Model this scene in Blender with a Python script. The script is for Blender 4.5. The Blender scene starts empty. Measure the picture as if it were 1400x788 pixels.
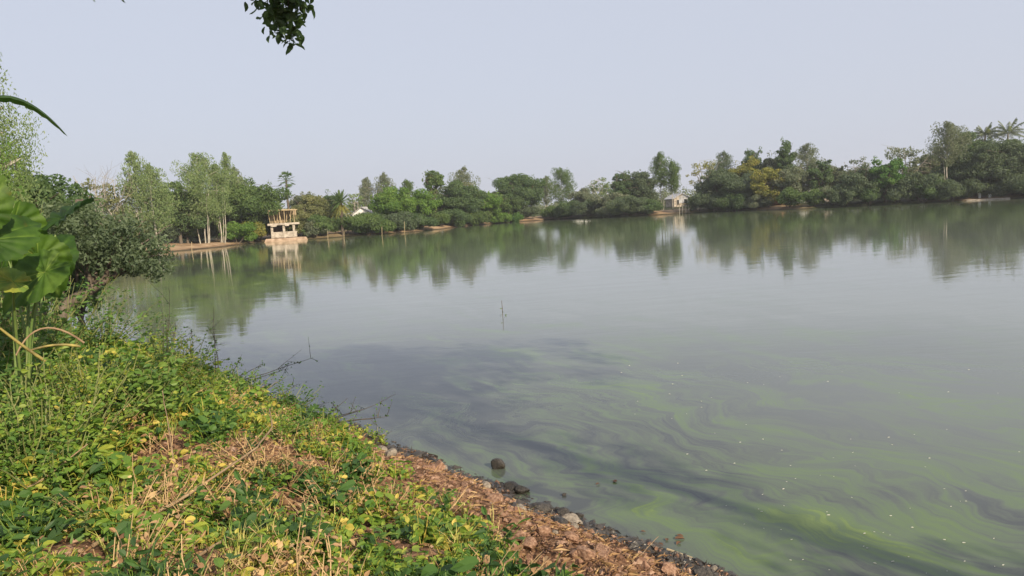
import bpy, bmesh, math, random
import numpy as np
from mathutils import Vector, Matrix

# ------------------------------------------------------------------ camera, sky, sun, exposure
sc = bpy.context.scene
PITCH, ROLL, CH, F = math.radians(6.2), math.radians(3.3), 3.2, 1011.0
cr, sr, cp, sp = math.cos(ROLL), math.sin(ROLL), math.cos(PITCH), math.sin(PITCH)
Uc = Vector((0, sp, cp)); Fd = Vector((0, cp, -sp)); Rt = Vector((1, 0, 0))
cam_r = cr * Rt - sr * Uc; cam_u = sr * Rt + cr * Uc
cd = bpy.data.cameras.new('camera'); cam = bpy.data.objects.new('camera', cd); sc.collection.objects.link(cam)
M_ = Matrix((cam_r, cam_u, -Fd)).transposed().to_4x4(); M_.translation = Vector((0, 0, CH)); cam.matrix_world = M_
cd.sensor_width = 36; cd.lens = F / 1400 * 36; cd.clip_start = 0.05; cd.clip_end = 9000
sc.camera = cam

SUN_EL = math.radians(29); SUN_AZ = math.atan2(0.60, -0.80)      # clockwise from +Y: behind and to the right of the viewer
sdir = Vector((math.sin(SUN_AZ) * math.cos(SUN_EL), math.cos(SUN_AZ) * math.cos(SUN_EL), math.sin(SUN_EL)))
sl = bpy.data.lights.new('sun', 'SUN'); sl.energy = 5.0; sl.angle = math.radians(0.6); sl.color = (1.0, 0.86, 0.65)
so = bpy.data.objects.new('sun', sl); sc.collection.objects.link(so); so.rotation_euler = sdir.to_track_quat('Z', 'Y').to_euler()
w = bpy.data.worlds.new('World'); sc.world = w; w.use_nodes = True
nt = w.node_tree; nt.nodes.clear()
sky = nt.nodes.new('ShaderNodeTexSky'); sky.sky_type = 'NISHITA'; sky.sun_disc = False
sky.sun_elevation = SUN_EL; sky.sun_rotation = SUN_AZ; sky.air_density = 1.0; sky.dust_density = 4.0; sky.ozone_density = 1.5
hz = nt.nodes.new('ShaderNodeMixRGB'); hz.inputs[0].default_value = 0.84; hz.inputs[2].default_value = (4.95, 5.22, 6.05, 1)   # hazy winter air evens out the blue
bg = nt.nodes.new('ShaderNodeBackground'); bg.inputs[1].default_value = 0.10
wo = nt.nodes.new('ShaderNodeOutputWorld')
nt.links.new(sky.outputs[0], hz.inputs[1]); nt.links.new(hz.outputs[0], bg.inputs[0]); nt.links.new(bg.outputs[0], wo.inputs[0])
sc.view_settings.view_transform = 'Standard'; sc.view_settings.look = 'None'; sc.view_settings.gamma = 1
sc.view_settings.exposure = 0.42
sc.cycles.use_denoising = True
sc.cycles.max_bounces = 6; sc.cycles.diffuse_bounces = 3; sc.cycles.glossy_bounces = 3; sc.cycles.transmission_bounces = 3
sc.cycles.volume_bounces = 0; sc.cycles.transparent_max_bounces = 6

rng = np.random.default_rng(7); random.seed(7)
R = math.radians

# ------------------------------------------------------------------ pixel of the photograph -> direction / ground point
def ray(px, py):
    x = (px - 700) / F; y = -(py - 394) / F
    d = Fd + cam_r * x + cam_u * y
    return d
def at(px, py, D):                      # point on that line of sight, D metres away along the ground
    d = ray(px, py); t = D / math.hypot(d.x, d.y); return Vector((0, 0, CH)) + d * t
def water_pt(px, py, z=0.0):
    d = ray(px, py); t = (z - CH) / d.z; return Vector((d.x * t, d.y * t, z))

# ------------------------------------------------------------------ lake outline and terrain height
LAKE = [(100, 100), (104, 70), (92, 40), (70, 15), (45, -5), (25, -12), (12, -5), (6, 0.9), (3.6, 3.5), (2.45, 4.9), (1.5, 6.0), (0.2, 7.5),
        (-1, 9), (-2.5, 10.8), (-4.6, 12.9), (-6.8, 15.2), (-10.5, 19.2), (-15.5, 25), (-22, 34), (-32, 52), (-43, 70), (-55, 84), (-54, 94),
        (-44.7, 96.7), (-41.3, 105.6), (-39.5, 118.3), (-31.9, 117.3), (-23.8, 123.5), (-16.8, 126.1), (-12, 138), (-8.2, 151.8), (0.8, 163.5), (10.8, 168),
        (23.1, 151), (33.5, 150.8), (44.2, 146.6), (52.1, 130.4), (63.1, 126.5), (73.4, 122.9), (83.1, 119.4), (94, 112)]
LK = np.array(LAKE, float)
def sdist(X, Y):                        # distance to the shoreline, positive on land
    X = np.asarray(X, float); Y = np.asarray(Y, float)
    best = np.full(X.shape, 1e9); inside = np.zeros(X.shape, bool)
    n = len(LK)
    for i in range(n):
        ax, ay = LK[i]; bx, by = LK[(i + 1) % n]
        dx, dy = bx - ax, by - ay
        t = np.clip(((X - ax) * dx + (Y - ay) * dy) / (dx * dx + dy * dy), 0, 1)
        best = np.minimum(best, np.hypot(X - ax - t * dx, Y - ay - t * dy))
        c = ((ay > Y) != (by > Y))
        with np.errstate(divide='ignore', invalid='ignore'):
            xi = ax + (Y - ay) * dx / (dy if dy != 0 else 1e-9)
        inside ^= c & (X < xi)
    return np.where(inside, -best, best)
_ph = rng.uniform(0, 6.28, (8, 2)); _an = rng.uniform(0, 6.28, 8)
def wob(X, Y, s, k0=0):                 # smooth pseudo-noise in about -1..1, feature size s
    v = 0
    for k in range(5):
        a = _an[(k + k0) % 8]; f = (1.0 + 0.37 * k) / s
        v = v + np.sin((X * math.cos(a) + Y * math.sin(a)) * f * 2.1 + _ph[(k + k0) % 8, 0] + 1.3 * np.sin((Y * math.cos(a) - X * math.sin(a)) * f * 1.7 + _ph[(k + k0) % 8, 1]))
    return v / 3.2
def gh(X, Y):                           # ground height
    X = np.asarray(X, float); Y = np.asarray(Y, float)
    r = np.hypot(X, Y); near = np.clip((60 - r) / 30, 0, 1)
    d = sdist(X, Y)
    d = d + 0.16 * wob(X, Y, 0.8) * np.clip((30 - r) / 15, 0, 1) + 0.7 * wob(X, Y, 6, 2) * (1 - near)
    zn = np.where(d > 0, 1.75 * (1 - np.exp(-np.maximum(d, 0) * 0.30)) * 1.08, 0)
    zn = zn + np.where(d > 0.3, 0.05 * wob(X, Y, 0.55, 1) + 0.03 * wob(X, Y, 0.22, 4) + 0.12 * wob(X, Y, 2.2, 3), 0) * np.clip(d / 1.5, 0, 1)
    zf = np.where(d > 0, 0.62 * (1 - np.exp(-np.maximum(d, 0) * 0.8)) + 0.16 * wob(X, Y, 5, 5) * np.clip(d / 4, 0, 1), 0) + np.clip(d, 0, 40) * 0.015
    z = np.where(d > 0, zn * near + zf * (1 - near), np.maximum(d * 0.35, -2.5))
    return z
def gz(x, y): return float(gh(np.array([x]), np.array([y]))[0])
def ground_pt(px, py, zoff=0.0):        # where that line of sight meets the ground
    d = ray(px, py); h = math.hypot(d.x, d.y); ts = np.linspace(1.5, 40, 900)
    P = np.array([[d.x * t / h, d.y * t / h, CH + d.z * t / h] for t in ts])
    g = np.maximum(gh(P[:, 0], P[:, 1]), 0) + zoff
    k = np.argmax(P[:, 2] < g)
    return Vector((P[k, 0], P[k, 1], g[k] - zoff))

# ------------------------------------------------------------------ mesh helpers
class MB:
    def __init__(s): s.v = []; s.f = []; s.a = []; s.n = 0
    def add(s, V, Q, a=0.5):            # V (n,3); Q (m,4) or (m,3)
        V = np.asarray(V, float).reshape(-1, 3); Q = np.asarray(Q, int)
        s.v.append(V); s.f.append(Q + s.n); s.a.append(np.broadcast_to(np.asarray(a, float), (len(V),)).copy()); s.n += len(V)
    def build(s, name, mat, parent=None, smooth=False):
        me = bpy.data.meshes.new(name)
        V = np.concatenate(s.v); A = np.concatenate(s.a)
        sizes = np.concatenate([np.full(len(f), f.shape[1]) for f in s.f]); idx = np.concatenate([f.ravel() for f in s.f])
        me.vertices.add(len(V)); me.vertices.foreach_set('co', V.ravel())
        me.loops.add(len(idx)); me.loops.foreach_set('vertex_index', idx)
        me.polygons.add(len(sizes)); st = np.concatenate([[0], np.cumsum(sizes)[:-1]])
        me.polygons.foreach_set('loop_start', st); me.polygons.foreach_set('loop_total', sizes)
        me.update(calc_edges=True); me.validate()
        at_ = me.attributes.new('v', 'FLOAT', 'POINT'); at_.data.foreach_set('value', A)
        me.polygons.foreach_set('use_smooth', np.full(len(me.polygons), smooth))
        me.materials.append(mat)
        o = bpy.data.objects.new(name, me); sc.collection.objects.link(o)
        if parent: o.parent = parent
        return o
def tag(o, label=None, cat=None, group=None, kind=None):
    if label: o['label'] = label
    if cat: o['category'] = cat
    if group: o['group'] = group
    if kind: o['kind'] = kind
    return o
def empty(name, loc, rz=0):
    o = bpy.data.objects.new(name, None); sc.collection.objects.link(o); o.location = loc; o.rotation_euler = (0, 0, rz)
    o.empty_display_size = 0.2
    return o
def copy_tree(o, parent=None):
    c = o.copy(); sc.collection.objects.link(c)
    if parent: c.parent = parent
    for ch in o.children: copy_tree(ch, c)
    return c
def tube(mb, pts, rad, sides=6, a=0.5):
    P = np.array([tuple(p) for p in pts], float); n = len(P)
    rad = np.broadcast_to(np.asarray(rad, float), (n,))
    T = np.gradient(P, axis=0); T /= np.linalg.norm(T, axis=1)[:, None] + 1e-9
    ref = np.array([0.0, 0, 1]) if abs(T[:, 2]).mean() < 0.8 else np.array([1.0, 0, 0])
    U = np.cross(T, ref); U /= np.linalg.norm(U, axis=1)[:, None] + 1e-9
    W = np.cross(T, U)
    th = np.arange(sides) * 2 * math.pi / sides
    V = P[:, None, :] + rad[:, None, None] * (U[:, None, :] * np.cos(th)[None, :, None] + W[:, None, :] * np.sin(th)[None, :, None])
    V = V.reshape(-1, 3)
    q = []
    for i in range(n - 1):
        for k in range(sides):
            q.append([i * sides + k, i * sides + (k + 1) % sides, (i + 1) * sides + (k + 1) % sides, (i + 1) * sides + k])
    mb.add(V, q, a)
    mb.add(np.vstack([V[-sides:], P[-1]]), [[k, (k + 1) % sides, sides] for k in range(sides)], a)
    mb.add(np.vstack([V[:sides], P[0]]), [[(k + 1) % sides, k, sides] for k in range(sides)], a)
def box(mb, c, s, a=0.5, rz=0.0, taper=1.0):
    x, y, z = s[0] / 2, s[1] / 2, s[2] / 2
    b = min(x, y, z) * 0.12
    V = []
    for (sx, sy, k) in ((x - b, y - b, -z), (x, y, -z + b), (x * taper, y * taper, z - b), ((x - b) * taper, (y - b) * taper, z)):
        V += [(-sx, -sy, k), (sx, -sy, k), (sx, sy, k), (-sx, sy, k)]
    V = np.array(V); cz, sz = math.cos(rz), math.sin(rz)
    V = np.stack([V[:, 0] * cz - V[:, 1] * sz + c[0], V[:, 0] * sz + V[:, 1] * cz + c[1], V[:, 2] + c[2]], 1)
    q = [[3, 2, 1, 0], [12, 13, 14, 15]]
    for l in range(3):
        for k in range(4): q.append([l * 4 + k, l * 4 + (k + 1) % 4, l * 4 + 4 + (k + 1) % 4, l * 4 + 4 + k])
    mb.add(V, q, a)
def unit(A): return A / (np.linalg.norm(A, axis=-1, keepdims=True) + 1e-9)
def cards(mb, C, N, size, aspect=0.5, a=None, droop=0.0, fold=0.25, r=rng):
    """folded leaf shapes: C centres, N normals (n,3); size (n,)"""
    n = len(C); N = unit(N)
    T = unit(np.cross(N, r.normal(size=(n, 3))))
    if droop:
        T = unit(T + np.array([0, 0, -droop])); N = unit(N - T * (N * T).sum(1)[:, None])
    B = np.cross(N, T); s = np.asarray(size).reshape(-1, 1)
    base = C - T * s * 0.5; tip = C + T * s * 0.5 - N * s * 0.08
    L = C - B * s * aspect * 0.5 + N * s * fold * 0.35; Rr = C + B * s * aspect * 0.5 + N * s * fold * 0.35
    V = np.stack([base, Rr, tip, L], 1).reshape(-1, 3)
    i = np.arange(n)[:, None] * 4
    Q = np.concatenate([i + np.array([[0, 1, 2]]), i + np.array([[0, 2, 3]])])
    if a is None: a = r.random(n)
    mb.add(V, Q, np.repeat(np.asarray(a), 4))

# ------------------------------------------------------------------ materials
def newmat(name):
    m = bpy.data.materials.new(name); m.use_nodes = True
    n = m.node_tree; n.nodes.clear(); out = n.nodes.new('ShaderNodeOutputMaterial')
    return m, n, out
def ramp(n, stops, src):
    r_ = n.nodes.new('ShaderNodeValToRGB'); e = r_.color_ramp.elements
    while len(e) < len(stops): e.new(0.5)
    for i, (p, c) in enumerate(stops): e[i].position = p; e[i].color = (*c, 1)
    n.links.new(src, r_.inputs[0]); return r_
def leaf_mat(name, cols, rough=0.55, trans=0.33, spec=0.35, gain=1.18):
    m, n, out = newmat(name)
    a = n.nodes.new('ShaderNodeAttribute'); a.attribute_name = 'v'
    r_ = ramp(n, [(i / (len(cols) - 1), tuple(x * gain for x in c)) for i, c in enumerate(cols)], a.outputs['Fac'])
    col = r_.outputs[0]
    p = n.nodes.new('ShaderNodeBsdfPrincipled'); p.inputs['Roughness'].default_value = rough; p.inputs['Specular IOR Level'].default_value = spec
    n.links.new(col, p.inputs['Base Color'])
    t = n.nodes.new('ShaderNodeBsdfTranslucent')
    g = n.nodes.new('ShaderNodeMixRGB'); g.blend_type = 'MULTIPLY'; g.inputs[0].default_value = 1; g.inputs[2].default_value = (1.25, 1.3, 0.6, 1)
    n.links.new(col, g.inputs[1]); n.links.new(g.outputs[0], t.inputs[0])
    mx = n.nodes.new('ShaderNodeMixShader'); mx.inputs[0].default_value = trans
    n.links.new(p.outputs[0], mx.inputs[1]); n.links.new(t.outputs[0], mx.inputs[2]); n.links.new(mx.outputs[0], out.inputs[0])
    return m
def noise_mat(name, stops, scale=4, detail=6, rough=0.85, bump=0.3, bscale=None, stretch=(1, 1, 1), dist=0.0, spec=0.3):
    m, n, out = newmat(name)
    tc = n.nodes.new('ShaderNodeTexCoord'); mp = n.nodes.new('ShaderNodeMapping'); mp.inputs['Scale'].default_value = stretch
    n.links.new(tc.outputs['Object'], mp.inputs[0])
    x = n.nodes.new('ShaderNodeTexNoise'); x.inputs['Scale'].default_value = scale; x.inputs['Detail'].default_value = detail; x.inputs['Distortion'].default_value = dist
    n.links.new(mp.outputs[0], x.inputs[0])
    r_ = ramp(n, stops, x.outputs['Fac'])
    p = n.nodes.new('ShaderNodeBsdfPrincipled'); p.inputs['Roughness'].default_value = rough; p.inputs['Specular IOR Level'].default_value = spec
    n.links.new(r_.outputs[0], p.inputs['Base Color'])
    b = n.nodes.new('ShaderNodeBump'); b.inputs['Strength'].default_value = bump; b.inputs['Distance'].default_value = 0.02
    y = n.nodes.new('ShaderNodeTexNoise'); y.inputs['Scale'].default_value = bscale or scale * 4; y.inputs['Detail'].default_value = 5
    n.links.new(mp.outputs[0], y.inputs[0]); n.links.new(y.outputs['Fac'], b.inputs['Height']); n.links.new(b.outputs[0], p.inputs['Normal'])
    n.links.new(p.outputs[0], out.inputs[0])
    return m

LM = {
 'mango':  leaf_mat('foliage_dark', [(0.028, 0.050, 0.022), (0.045, 0.075, 0.028), (0.075, 0.105, 0.045)], gain=1.95, trans=0.40),
 'shade':  leaf_mat('foliage_deep', [(0.030, 0.045, 0.026), (0.045, 0.062, 0.034), (0.065, 0.085, 0.048)], gain=2.25, trans=0.40),
 'mid':    leaf_mat('foliage_mid', [(0.045, 0.080, 0.024), (0.075, 0.120, 0.035), (0.12, 0.165, 0.055)], gain=1.35, trans=0.38),
 'bright': leaf_mat('foliage_bright', [(0.060, 0.120, 0.020), (0.095, 0.175, 0.030), (0.16, 0.235, 0.050)], gain=1.25, trans=0.38),
 'vivid':  leaf_mat('foliage_vivid', [(0.040, 0.105, 0.024), (0.070, 0.155, 0.032), (0.13, 0.21, 0.05)]),
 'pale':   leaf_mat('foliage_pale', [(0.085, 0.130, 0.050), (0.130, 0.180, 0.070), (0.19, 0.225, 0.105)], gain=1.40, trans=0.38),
 'yellow': leaf_mat('foliage_yellow', [(0.120, 0.140, 0.030), (0.200, 0.200, 0.045), (0.30, 0.26, 0.06)]),
 'olive':  leaf_mat('foliage_olive', [(0.080, 0.095, 0.035), (0.125, 0.135, 0.055), (0.18, 0.175, 0.08)], gain=1.40, trans=0.38),
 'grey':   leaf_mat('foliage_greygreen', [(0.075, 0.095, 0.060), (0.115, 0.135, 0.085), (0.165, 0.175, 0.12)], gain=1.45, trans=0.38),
}
BARK = noise_mat('bark', [(0.3, (0.06, 0.045, 0.035)), (0.7, (0.16, 0.13, 0.10))], scale=3, stretch=(3, 3, 0.6))
PBARK = noise_mat('pale_bark', [(0.3, (0.22, 0.20, 0.16)), (0.7, (0.48, 0.44, 0.37))], scale=2.5, stretch=(2, 2, 0.6))
CONC = noise_mat('weathered_concrete', [(0.3, (0.24, 0.20, 0.16)), (0.75, (0.55, 0.48, 0.41))], scale=2.8, bump=0.2)
WHITE = noise_mat('white_plaster', [(0.25, (0.55, 0.55, 0.54)), (0.6, (0.80, 0.80, 0.79))], scale=1.2, bump=0.1)
TIN = noise_mat('tin_roof', [(0.3, (0.20, 0.19, 0.19)), (0.5, (0.40, 0.39, 0.39)), (0.7, (0.60, 0.60, 0.60))], scale=1.4, rough=0.5, stretch=(6, 1, 1), bump=0.3)
BAMB = noise_mat('bamboo_pole', [(0.3, (0.30, 0.22, 0.12)), (0.7, (0.55, 0.44, 0.27))], scale=3, rough=0.6)
DARKW = noise_mat('dark_opening', [(0.3, (0.020, 0.018, 0.016)), (0.7, (0.05, 0.045, 0.04))], scale=3)
RUST = noise_mat('rusty_brick_wall', [(0.3, (0.22, 0.10, 0.06)), (0.7, (0.42, 0.24, 0.15))], scale=3)

# ground: soil, dead leaves, grass, wet rim
def ground_mat():
    m, n, out = newmat('ground_soil'); L = n.links.new
    tc = n.nodes.new('ShaderNodeTexCoord')
    def nz(s, d=6, di=0.0):
        x = n.nodes.new('ShaderNodeTexNoise'); x.inputs['Scale'].default_value = s; x.inputs['Detail'].default_value = d; x.inputs['Distortion'].default_value = di
        L(tc.outputs['Object'], x.inputs[0]); return x.outputs['Fac']
    soil = ramp(n, [(0.30, (0.035, 0.020, 0.012)), (0.5, (0.15, 0.080, 0.045)), (0.68, (0.36, 0.22, 0.13))], nz(14, 8, 0.6))
    grass = ramp(n, [(0.30, (0.035, 0.045, 0.018)), (0.55, (0.07, 0.085, 0.03)), (0.75, (0.14, 0.13, 0.06))], nz(1.3, 8))
    mk = ramp(n, [(0.47, (0, 0, 0)), (0.58, (1, 1, 1))], nz(0.16, 5))
    geo = n.nodes.new('ShaderNodeNewGeometry'); sx = n.nodes.new('ShaderNodeSeparateXYZ'); L(geo.outputs['Position'], sx.inputs[0])
    # flat land away from the scarp carries grass
    fl = n.nodes.new('ShaderNodeMapRange'); fl.inputs[1].default_value = 0.55; fl.inputs[2].default_value = 1.0; L(sx.outputs[2], fl.inputs[0])
    far = n.nodes.new('ShaderNodeMapRange'); far.inputs[1].default_value = 30; far.inputs[2].default_value = 60; L(sx.outputs[1], far.inputs[0])
    mu = n.nodes.new('ShaderNodeMath'); mu.operation = 'MULTIPLY'; L(fl.outputs[0], mu.inputs[0]); L(far.outputs[0], mu.inputs[1])
    sa = n.nodes.new('ShaderNodeAttribute'); sa.attribute_name = 'bare'
    inv = n.nodes.new('ShaderNodeMath'); inv.operation = 'SUBTRACT'; inv.inputs[0].default_value = 1; L(sa.outputs['Fac'], inv.inputs[1])
    mu2 = n.nodes.new('ShaderNodeMath'); mu2.operation = 'MULTIPLY'; L(far.outputs[0], mu2.inputs[0]); L(inv.outputs[0], mu2.inputs[1])
    farsoil = ramp(n, [(0.3, (0.20, 0.125, 0.07)), (0.7, (0.42, 0.30, 0.19))], nz(0.6, 7))
    ms = n.nodes.new('ShaderNodeMixRGB'); L(far.outputs[0], ms.inputs[0]); L(soil.outputs[0], ms.inputs[1]); L(farsoil.outputs[0], ms.inputs[2])
    mg = n.nodes.new('ShaderNodeMixRGB'); L(mu2.outputs[0], mg.inputs[0]); L(ms.outputs[0], mg.inputs[1]); L(grass.outputs[0], mg.inputs[2])
    wet = n.nodes.new('ShaderNodeMapRange'); wet.inputs[1].default_value = 0.03; wet.inputs[2].default_value = 0.26; wet.inputs[3].default_value = 0.16; wet.inputs[4].default_value = 1
    L(sx.outputs[2], wet.inputs[0])
    mw = n.nodes.new('ShaderNodeMixRGB'); mw.blend_type = 'MULTIPLY'; mw.inputs[0].default_value = 1; L(mg.outputs[0], mw.inputs[1]); L(wet.outputs[0], mw.inputs[2])
    p = n.nodes.new('ShaderNodeBsdfPrincipled'); p.inputs['Roughness'].default_value = 0.9; p.inputs['Specular IOR Level'].default_value = 0.2
    L(mw.outputs[0], p.inputs['Base Color'])
    b = n.nodes.new('ShaderNodeBump'); b.inputs['Strength'].default_value = 0.9; b.inputs['Distance'].default_value = 0.03
    L(nz(22, 8, 0.4), b.inputs['Height']); L(b.outputs[0], p.inputs['Normal']); L(p.outputs[0], out.inputs[0])
    return m

def axis(lo, hi, fine_lo, fine_hi, fs, mid, glo, ghi):
    """coordinates: step fs inside the fine span, growing to mid, then to the horizon"""
    a = list(np.arange(fine_lo, fine_hi, fs))
    for sgn, start, lim, far in ((1, a[-1], hi, ghi), (-1, a[0], lo, glo)):
        x = start; s = fs; new = []
        while abs(x) < abs(far) + 1 and (x - far) * sgn < 0:
            inside = (x - lim) * sgn < 0
            s = min(s * 1.06, mid) if inside else s * 1.35
            x += s * sgn; new.append(x)
        a = a + new if sgn > 0 else new[::-1] + a
    return np.array(a)
def grid_obj(name, xs, ys, zfun, mat, attrs=None, keep=None):
    X, Y = np.meshgrid(xs, ys); Z = zfun(X, Y); nx, ny = len(xs), len(ys)
    V = np.stack([X, Y, Z], -1).reshape(-1, 3)
    i = np.arange(ny - 1)[:, None] * nx + np.arange(nx - 1)[None, :]
    Q = np.stack([i, i + 1, i + nx + 1, i + nx], -1).reshape(-1, 4)
    mb = MB(); mb.add(V, Q)
    o = mb.build(name, mat, smooth=True)
    if attrs:
        for k, f in attrs.items():
            A = o.data.attributes.new(k, 'FLOAT', 'POINT'); A.data.foreach_set('value', f(X, Y).ravel())
    return o
xs = axis(-130, 130, -9, 4.5, 0.09, 1.3, -5000, 5000); ys = axis(-30, 200, 1.5, 17, 0.09, 1.3, -600, 7000)
BARE = [(300, 338, 20, 3.5), (240, 344, 9, 3), (385, 328, 9, 5), (440, 325, 5, 1.5), (600, 313, 7, 3), (655, 308, 3, 2), (728, 302, 7, 5), (905, 293, 7, 3), (1062, 287, 4, 2), (500, 321, 12, .8), (1340, 273, 8, 2)]
def bare_far(X, Y):
    v = np.zeros(X.shape)
    for (px, py, rx, ry) in BARE:
        p = water_pt(px, py); v = np.maximum(v, np.clip(1.6 - np.sqrt(((X - p.x) / rx) ** 2 + ((Y - p.y) / (ry + 4)) ** 2) + .3 * wob(X, Y, 2.5), 0, 1))
    return v
GROUND = tag(grid_obj('ground', xs, ys, gh, ground_mat(), {'bare': bare_far}), kind='structure')

# ------------------------------------------------------------------ water
def water_mat():
    m, n, out = newmat('pond_water'); L = n.links.new
    tc = n.nodes.new('ShaderNodeTexCoord')
    def nz(scale, st, rot, d, di=0.0, det=6):
        m0 = n.nodes.new('ShaderNodeMapping'); m0.inputs['Rotation'].default_value = (0, 0, rot); L(warp if di > .5 else tc.outputs['Object'], m0.inputs[0])
        mp = n.nodes.new('ShaderNodeMapping'); mp.inputs['Scale'].default_value = st; L(m0.outputs[0], mp.inputs[0])
        x = n.nodes.new('ShaderNodeTexNoise'); x.inputs['Scale'].default_value = scale; x.inputs['Detail'].default_value = det; x.inputs['Distortion'].default_value = di
        L(mp.outputs[0], x.inputs[0]); return x.outputs['Fac']
    wn = n.nodes.new('ShaderNodeTexNoise'); wn.inputs['Scale'].default_value = 0.32; wn.inputs['Detail'].default_value = 3; wn.inputs['Distortion'].default_value = 1.2; L(tc.outputs['Object'], wn.inputs[0])
    wv = n.nodes.new('ShaderNodeVectorMath'); wv.operation = 'MULTIPLY_ADD'; wv.inputs[1].default_value = (3.1, 3.1, 0); L(wn.outputs['Color'], wv.inputs[0]); L(tc.outputs['Object'], wv.inputs[2]); warp = wv.outputs[0]
    al = n.nodes.new('ShaderNodeAttribute'); al.attribute_name = 'algae'
    st1 = nz(0.8, (0.36, 1.5, 1), R(60), 0, 0.9, 12)          # long drifting streaks
    st2 = nz(4.5, (0.26, 1.8, 1), R(56), 0, 1.0, 12)
    def mth(op, a, b):
        x = n.nodes.new('ShaderNodeMath'); x.operation = op
        for k, q in enumerate((a, b)):
            if isinstance(q, (int, float)): x.inputs[k].default_value = q
            else: L(q, x.inputs[k])
        return x.outputs[0]
    s = mth('ADD', mth('MULTIPLY', mth('SUBTRACT', st1, 0.5), 2.1), mth('MULTIPLY', mth('SUBTRACT', st2, 0.5), 1.2))
    s = mth('ADD', s, mth('MULTIPLY', mth('SUBTRACT', nz(38, (.6, 1.2, 1), R(58), 0, 0, 4), 0.5), 0.38))
    fac = mth('ADD', al.outputs['Fac'], mth('MULTIPLY', s, 0.86))
    col = ramp(n, [(0.0, (0.062, 0.070, 0.068)), (0.20, (0.086, 0.100, 0.080)), (0.40, (0.100, 0.132, 0.080)), (0.60, (0.108, 0.154, 0.068)), (0.74, (0.115, 0.168, 0.055)), (0.84, (0.140, 0.198, 0.048)), (1.0, (0.165, 0.225, 0.055))], fac)
    si = n.nodes.new('ShaderNodeAttribute'); si.attribute_name = 'mid_pale'  # paler water colour over mid-lake, fading towards bank, left and far shore
    mxs = n.nodes.new('ShaderNodeMixRGB'); mxs.inputs[2].default_value = (0.165, 0.185, 0.165, 1); L(mth('MULTIPLY', si.outputs['Fac'], mth('SUBTRACT', 1.1, fac)), mxs.inputs[0]); L(col.outputs[0], mxs.inputs[1]); mxs.use_clamp = True; col = mxs
    p = n.nodes.new('ShaderNodeBsdfPrincipled'); p.inputs['IOR'].default_value = 1.33
    rr = n.nodes.new('ShaderNodeMapRange'); rr.inputs[1].default_value = 0.2; rr.inputs[2].default_value = 1.0; rr.inputs[3].default_value = 0.0; rr.inputs[4].default_value = 0.12
    L(fac, rr.inputs[0]); L(rr.outputs[0], p.inputs['Roughness'])
    L(col.outputs[0], p.inputs['Base Color'])
    b1 = n.nodes.new('ShaderNodeBump'); b1.inputs['Strength'].default_value = 1.0; b1.inputs['Distance'].default_value = 0.0017
    L(nz(3.2, (0.6, 1.5, 1), R(6), 0, 0.3, 3), b1.inputs['Height'])
    b2 = n.nodes.new('ShaderNodeBump'); b2.inputs['Strength'].default_value = 1.0; b2.inputs['Distance'].default_value = 0.006
    L(nz(0.55, (0.5, 1.7, 1), R(-8), 0, 0.3, 3), b2.inputs['Height']); L(b1.outputs[0], b2.inputs['Normal'])
    L(b2.outputs[0], p.inputs['Normal']); L(p.outputs[0], out.inputs[0])
    return m
BL = []
for (px, py, rx, ry, rot, amt) in [
        (1180, 735, 1.05, 0.85, -0.6, 0.80), (1010, 700, 0.9, 0.6, -0.5, 0.55), (1000, 640, 2.2, 0.7, -0.4, 0.38), (1250, 650, 2.4, 1.0, -0.45, 0.35),
        (880, 600, 2.6, 1.2, -0.3, 0.30), (1000, 530, 5.0, 1.1, -0.25, 0.38), (930, 470, 5.5, 1.3, -0.05, 0.36), (760, 445, 3.2, 0.7, 0.1, 0.30),
        (1380, 600, 1.7, 1.2, 0.1, 0.55), (1250, 550, 3.2, 1.4, 0.1, 0.30), (1400, 500, 6, 2.5, 0, 0.18), (640, 590, 1.4, 1.4, 0, 0.18), (940, 715, .5, .35, -0.6, 0.2),
        (760, 640, 1.6, 0.9, -0.3, 0.26), (300, 385, 9, 8, 0.4, 0.72), (230, 360, 10, 8, 0.2, 0.60), (380, 350, 10, 6, 0.2, 0.45), (180, 420, 7, 6, 0.5, 0.5), (700, 312, 90, 40, 0, 0.46),
        (1150, 300, 70, 40, 0, 0.42)]:
    p = water_pt(px, py); BL.append((p.x, p.y, rx, ry, rot, amt))
def algae(X, Y):
    Xw = X + 0.5 * wob(X, Y, 1.6) + 0.9 * wob(X, Y, 5, 3); Yw = Y + 0.35 * wob(X, Y, 1.9, 2) + 0.7 * wob(X, Y, 4.5, 5)
    v = np.zeros(X.shape)
    for (cx, cy, rx, ry, rot, amt) in BL:
        dx, dy = Xw - cx, Yw - cy; c, s = math.cos(rot), math.sin(rot)
        u = (dx * c + dy * s) / rx; k = (-dx * s + dy * c) / ry
        q = np.sqrt(u * u + k * k)
        v = np.maximum(v, amt * np.clip(1.5 - q, 0, 1) ** 0.8)
    return v * np.where(Y < 60, .74, .95) + 0.07
wx = axis(-72, 112, -14, 16, 0.12, 1.6, -72, 112); wy = axis(-20, 185, 3.5, 30, 0.12, 1.6, -20, 185)
WATER = tag(grid_obj('water', wx, wy, lambda X, Y: X * 0, water_mat(), {'algae': algae, 'mid_pale': lambda X, Y: np.clip((Y + .9 * X - 11 + 3 * wob(X, Y, 7)) / 16, 0, 1) * np.clip((80 - Y) / 50, .0, 1) * np.clip((X + 14) / 10, 0, 1)}), kind='structure')

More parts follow.
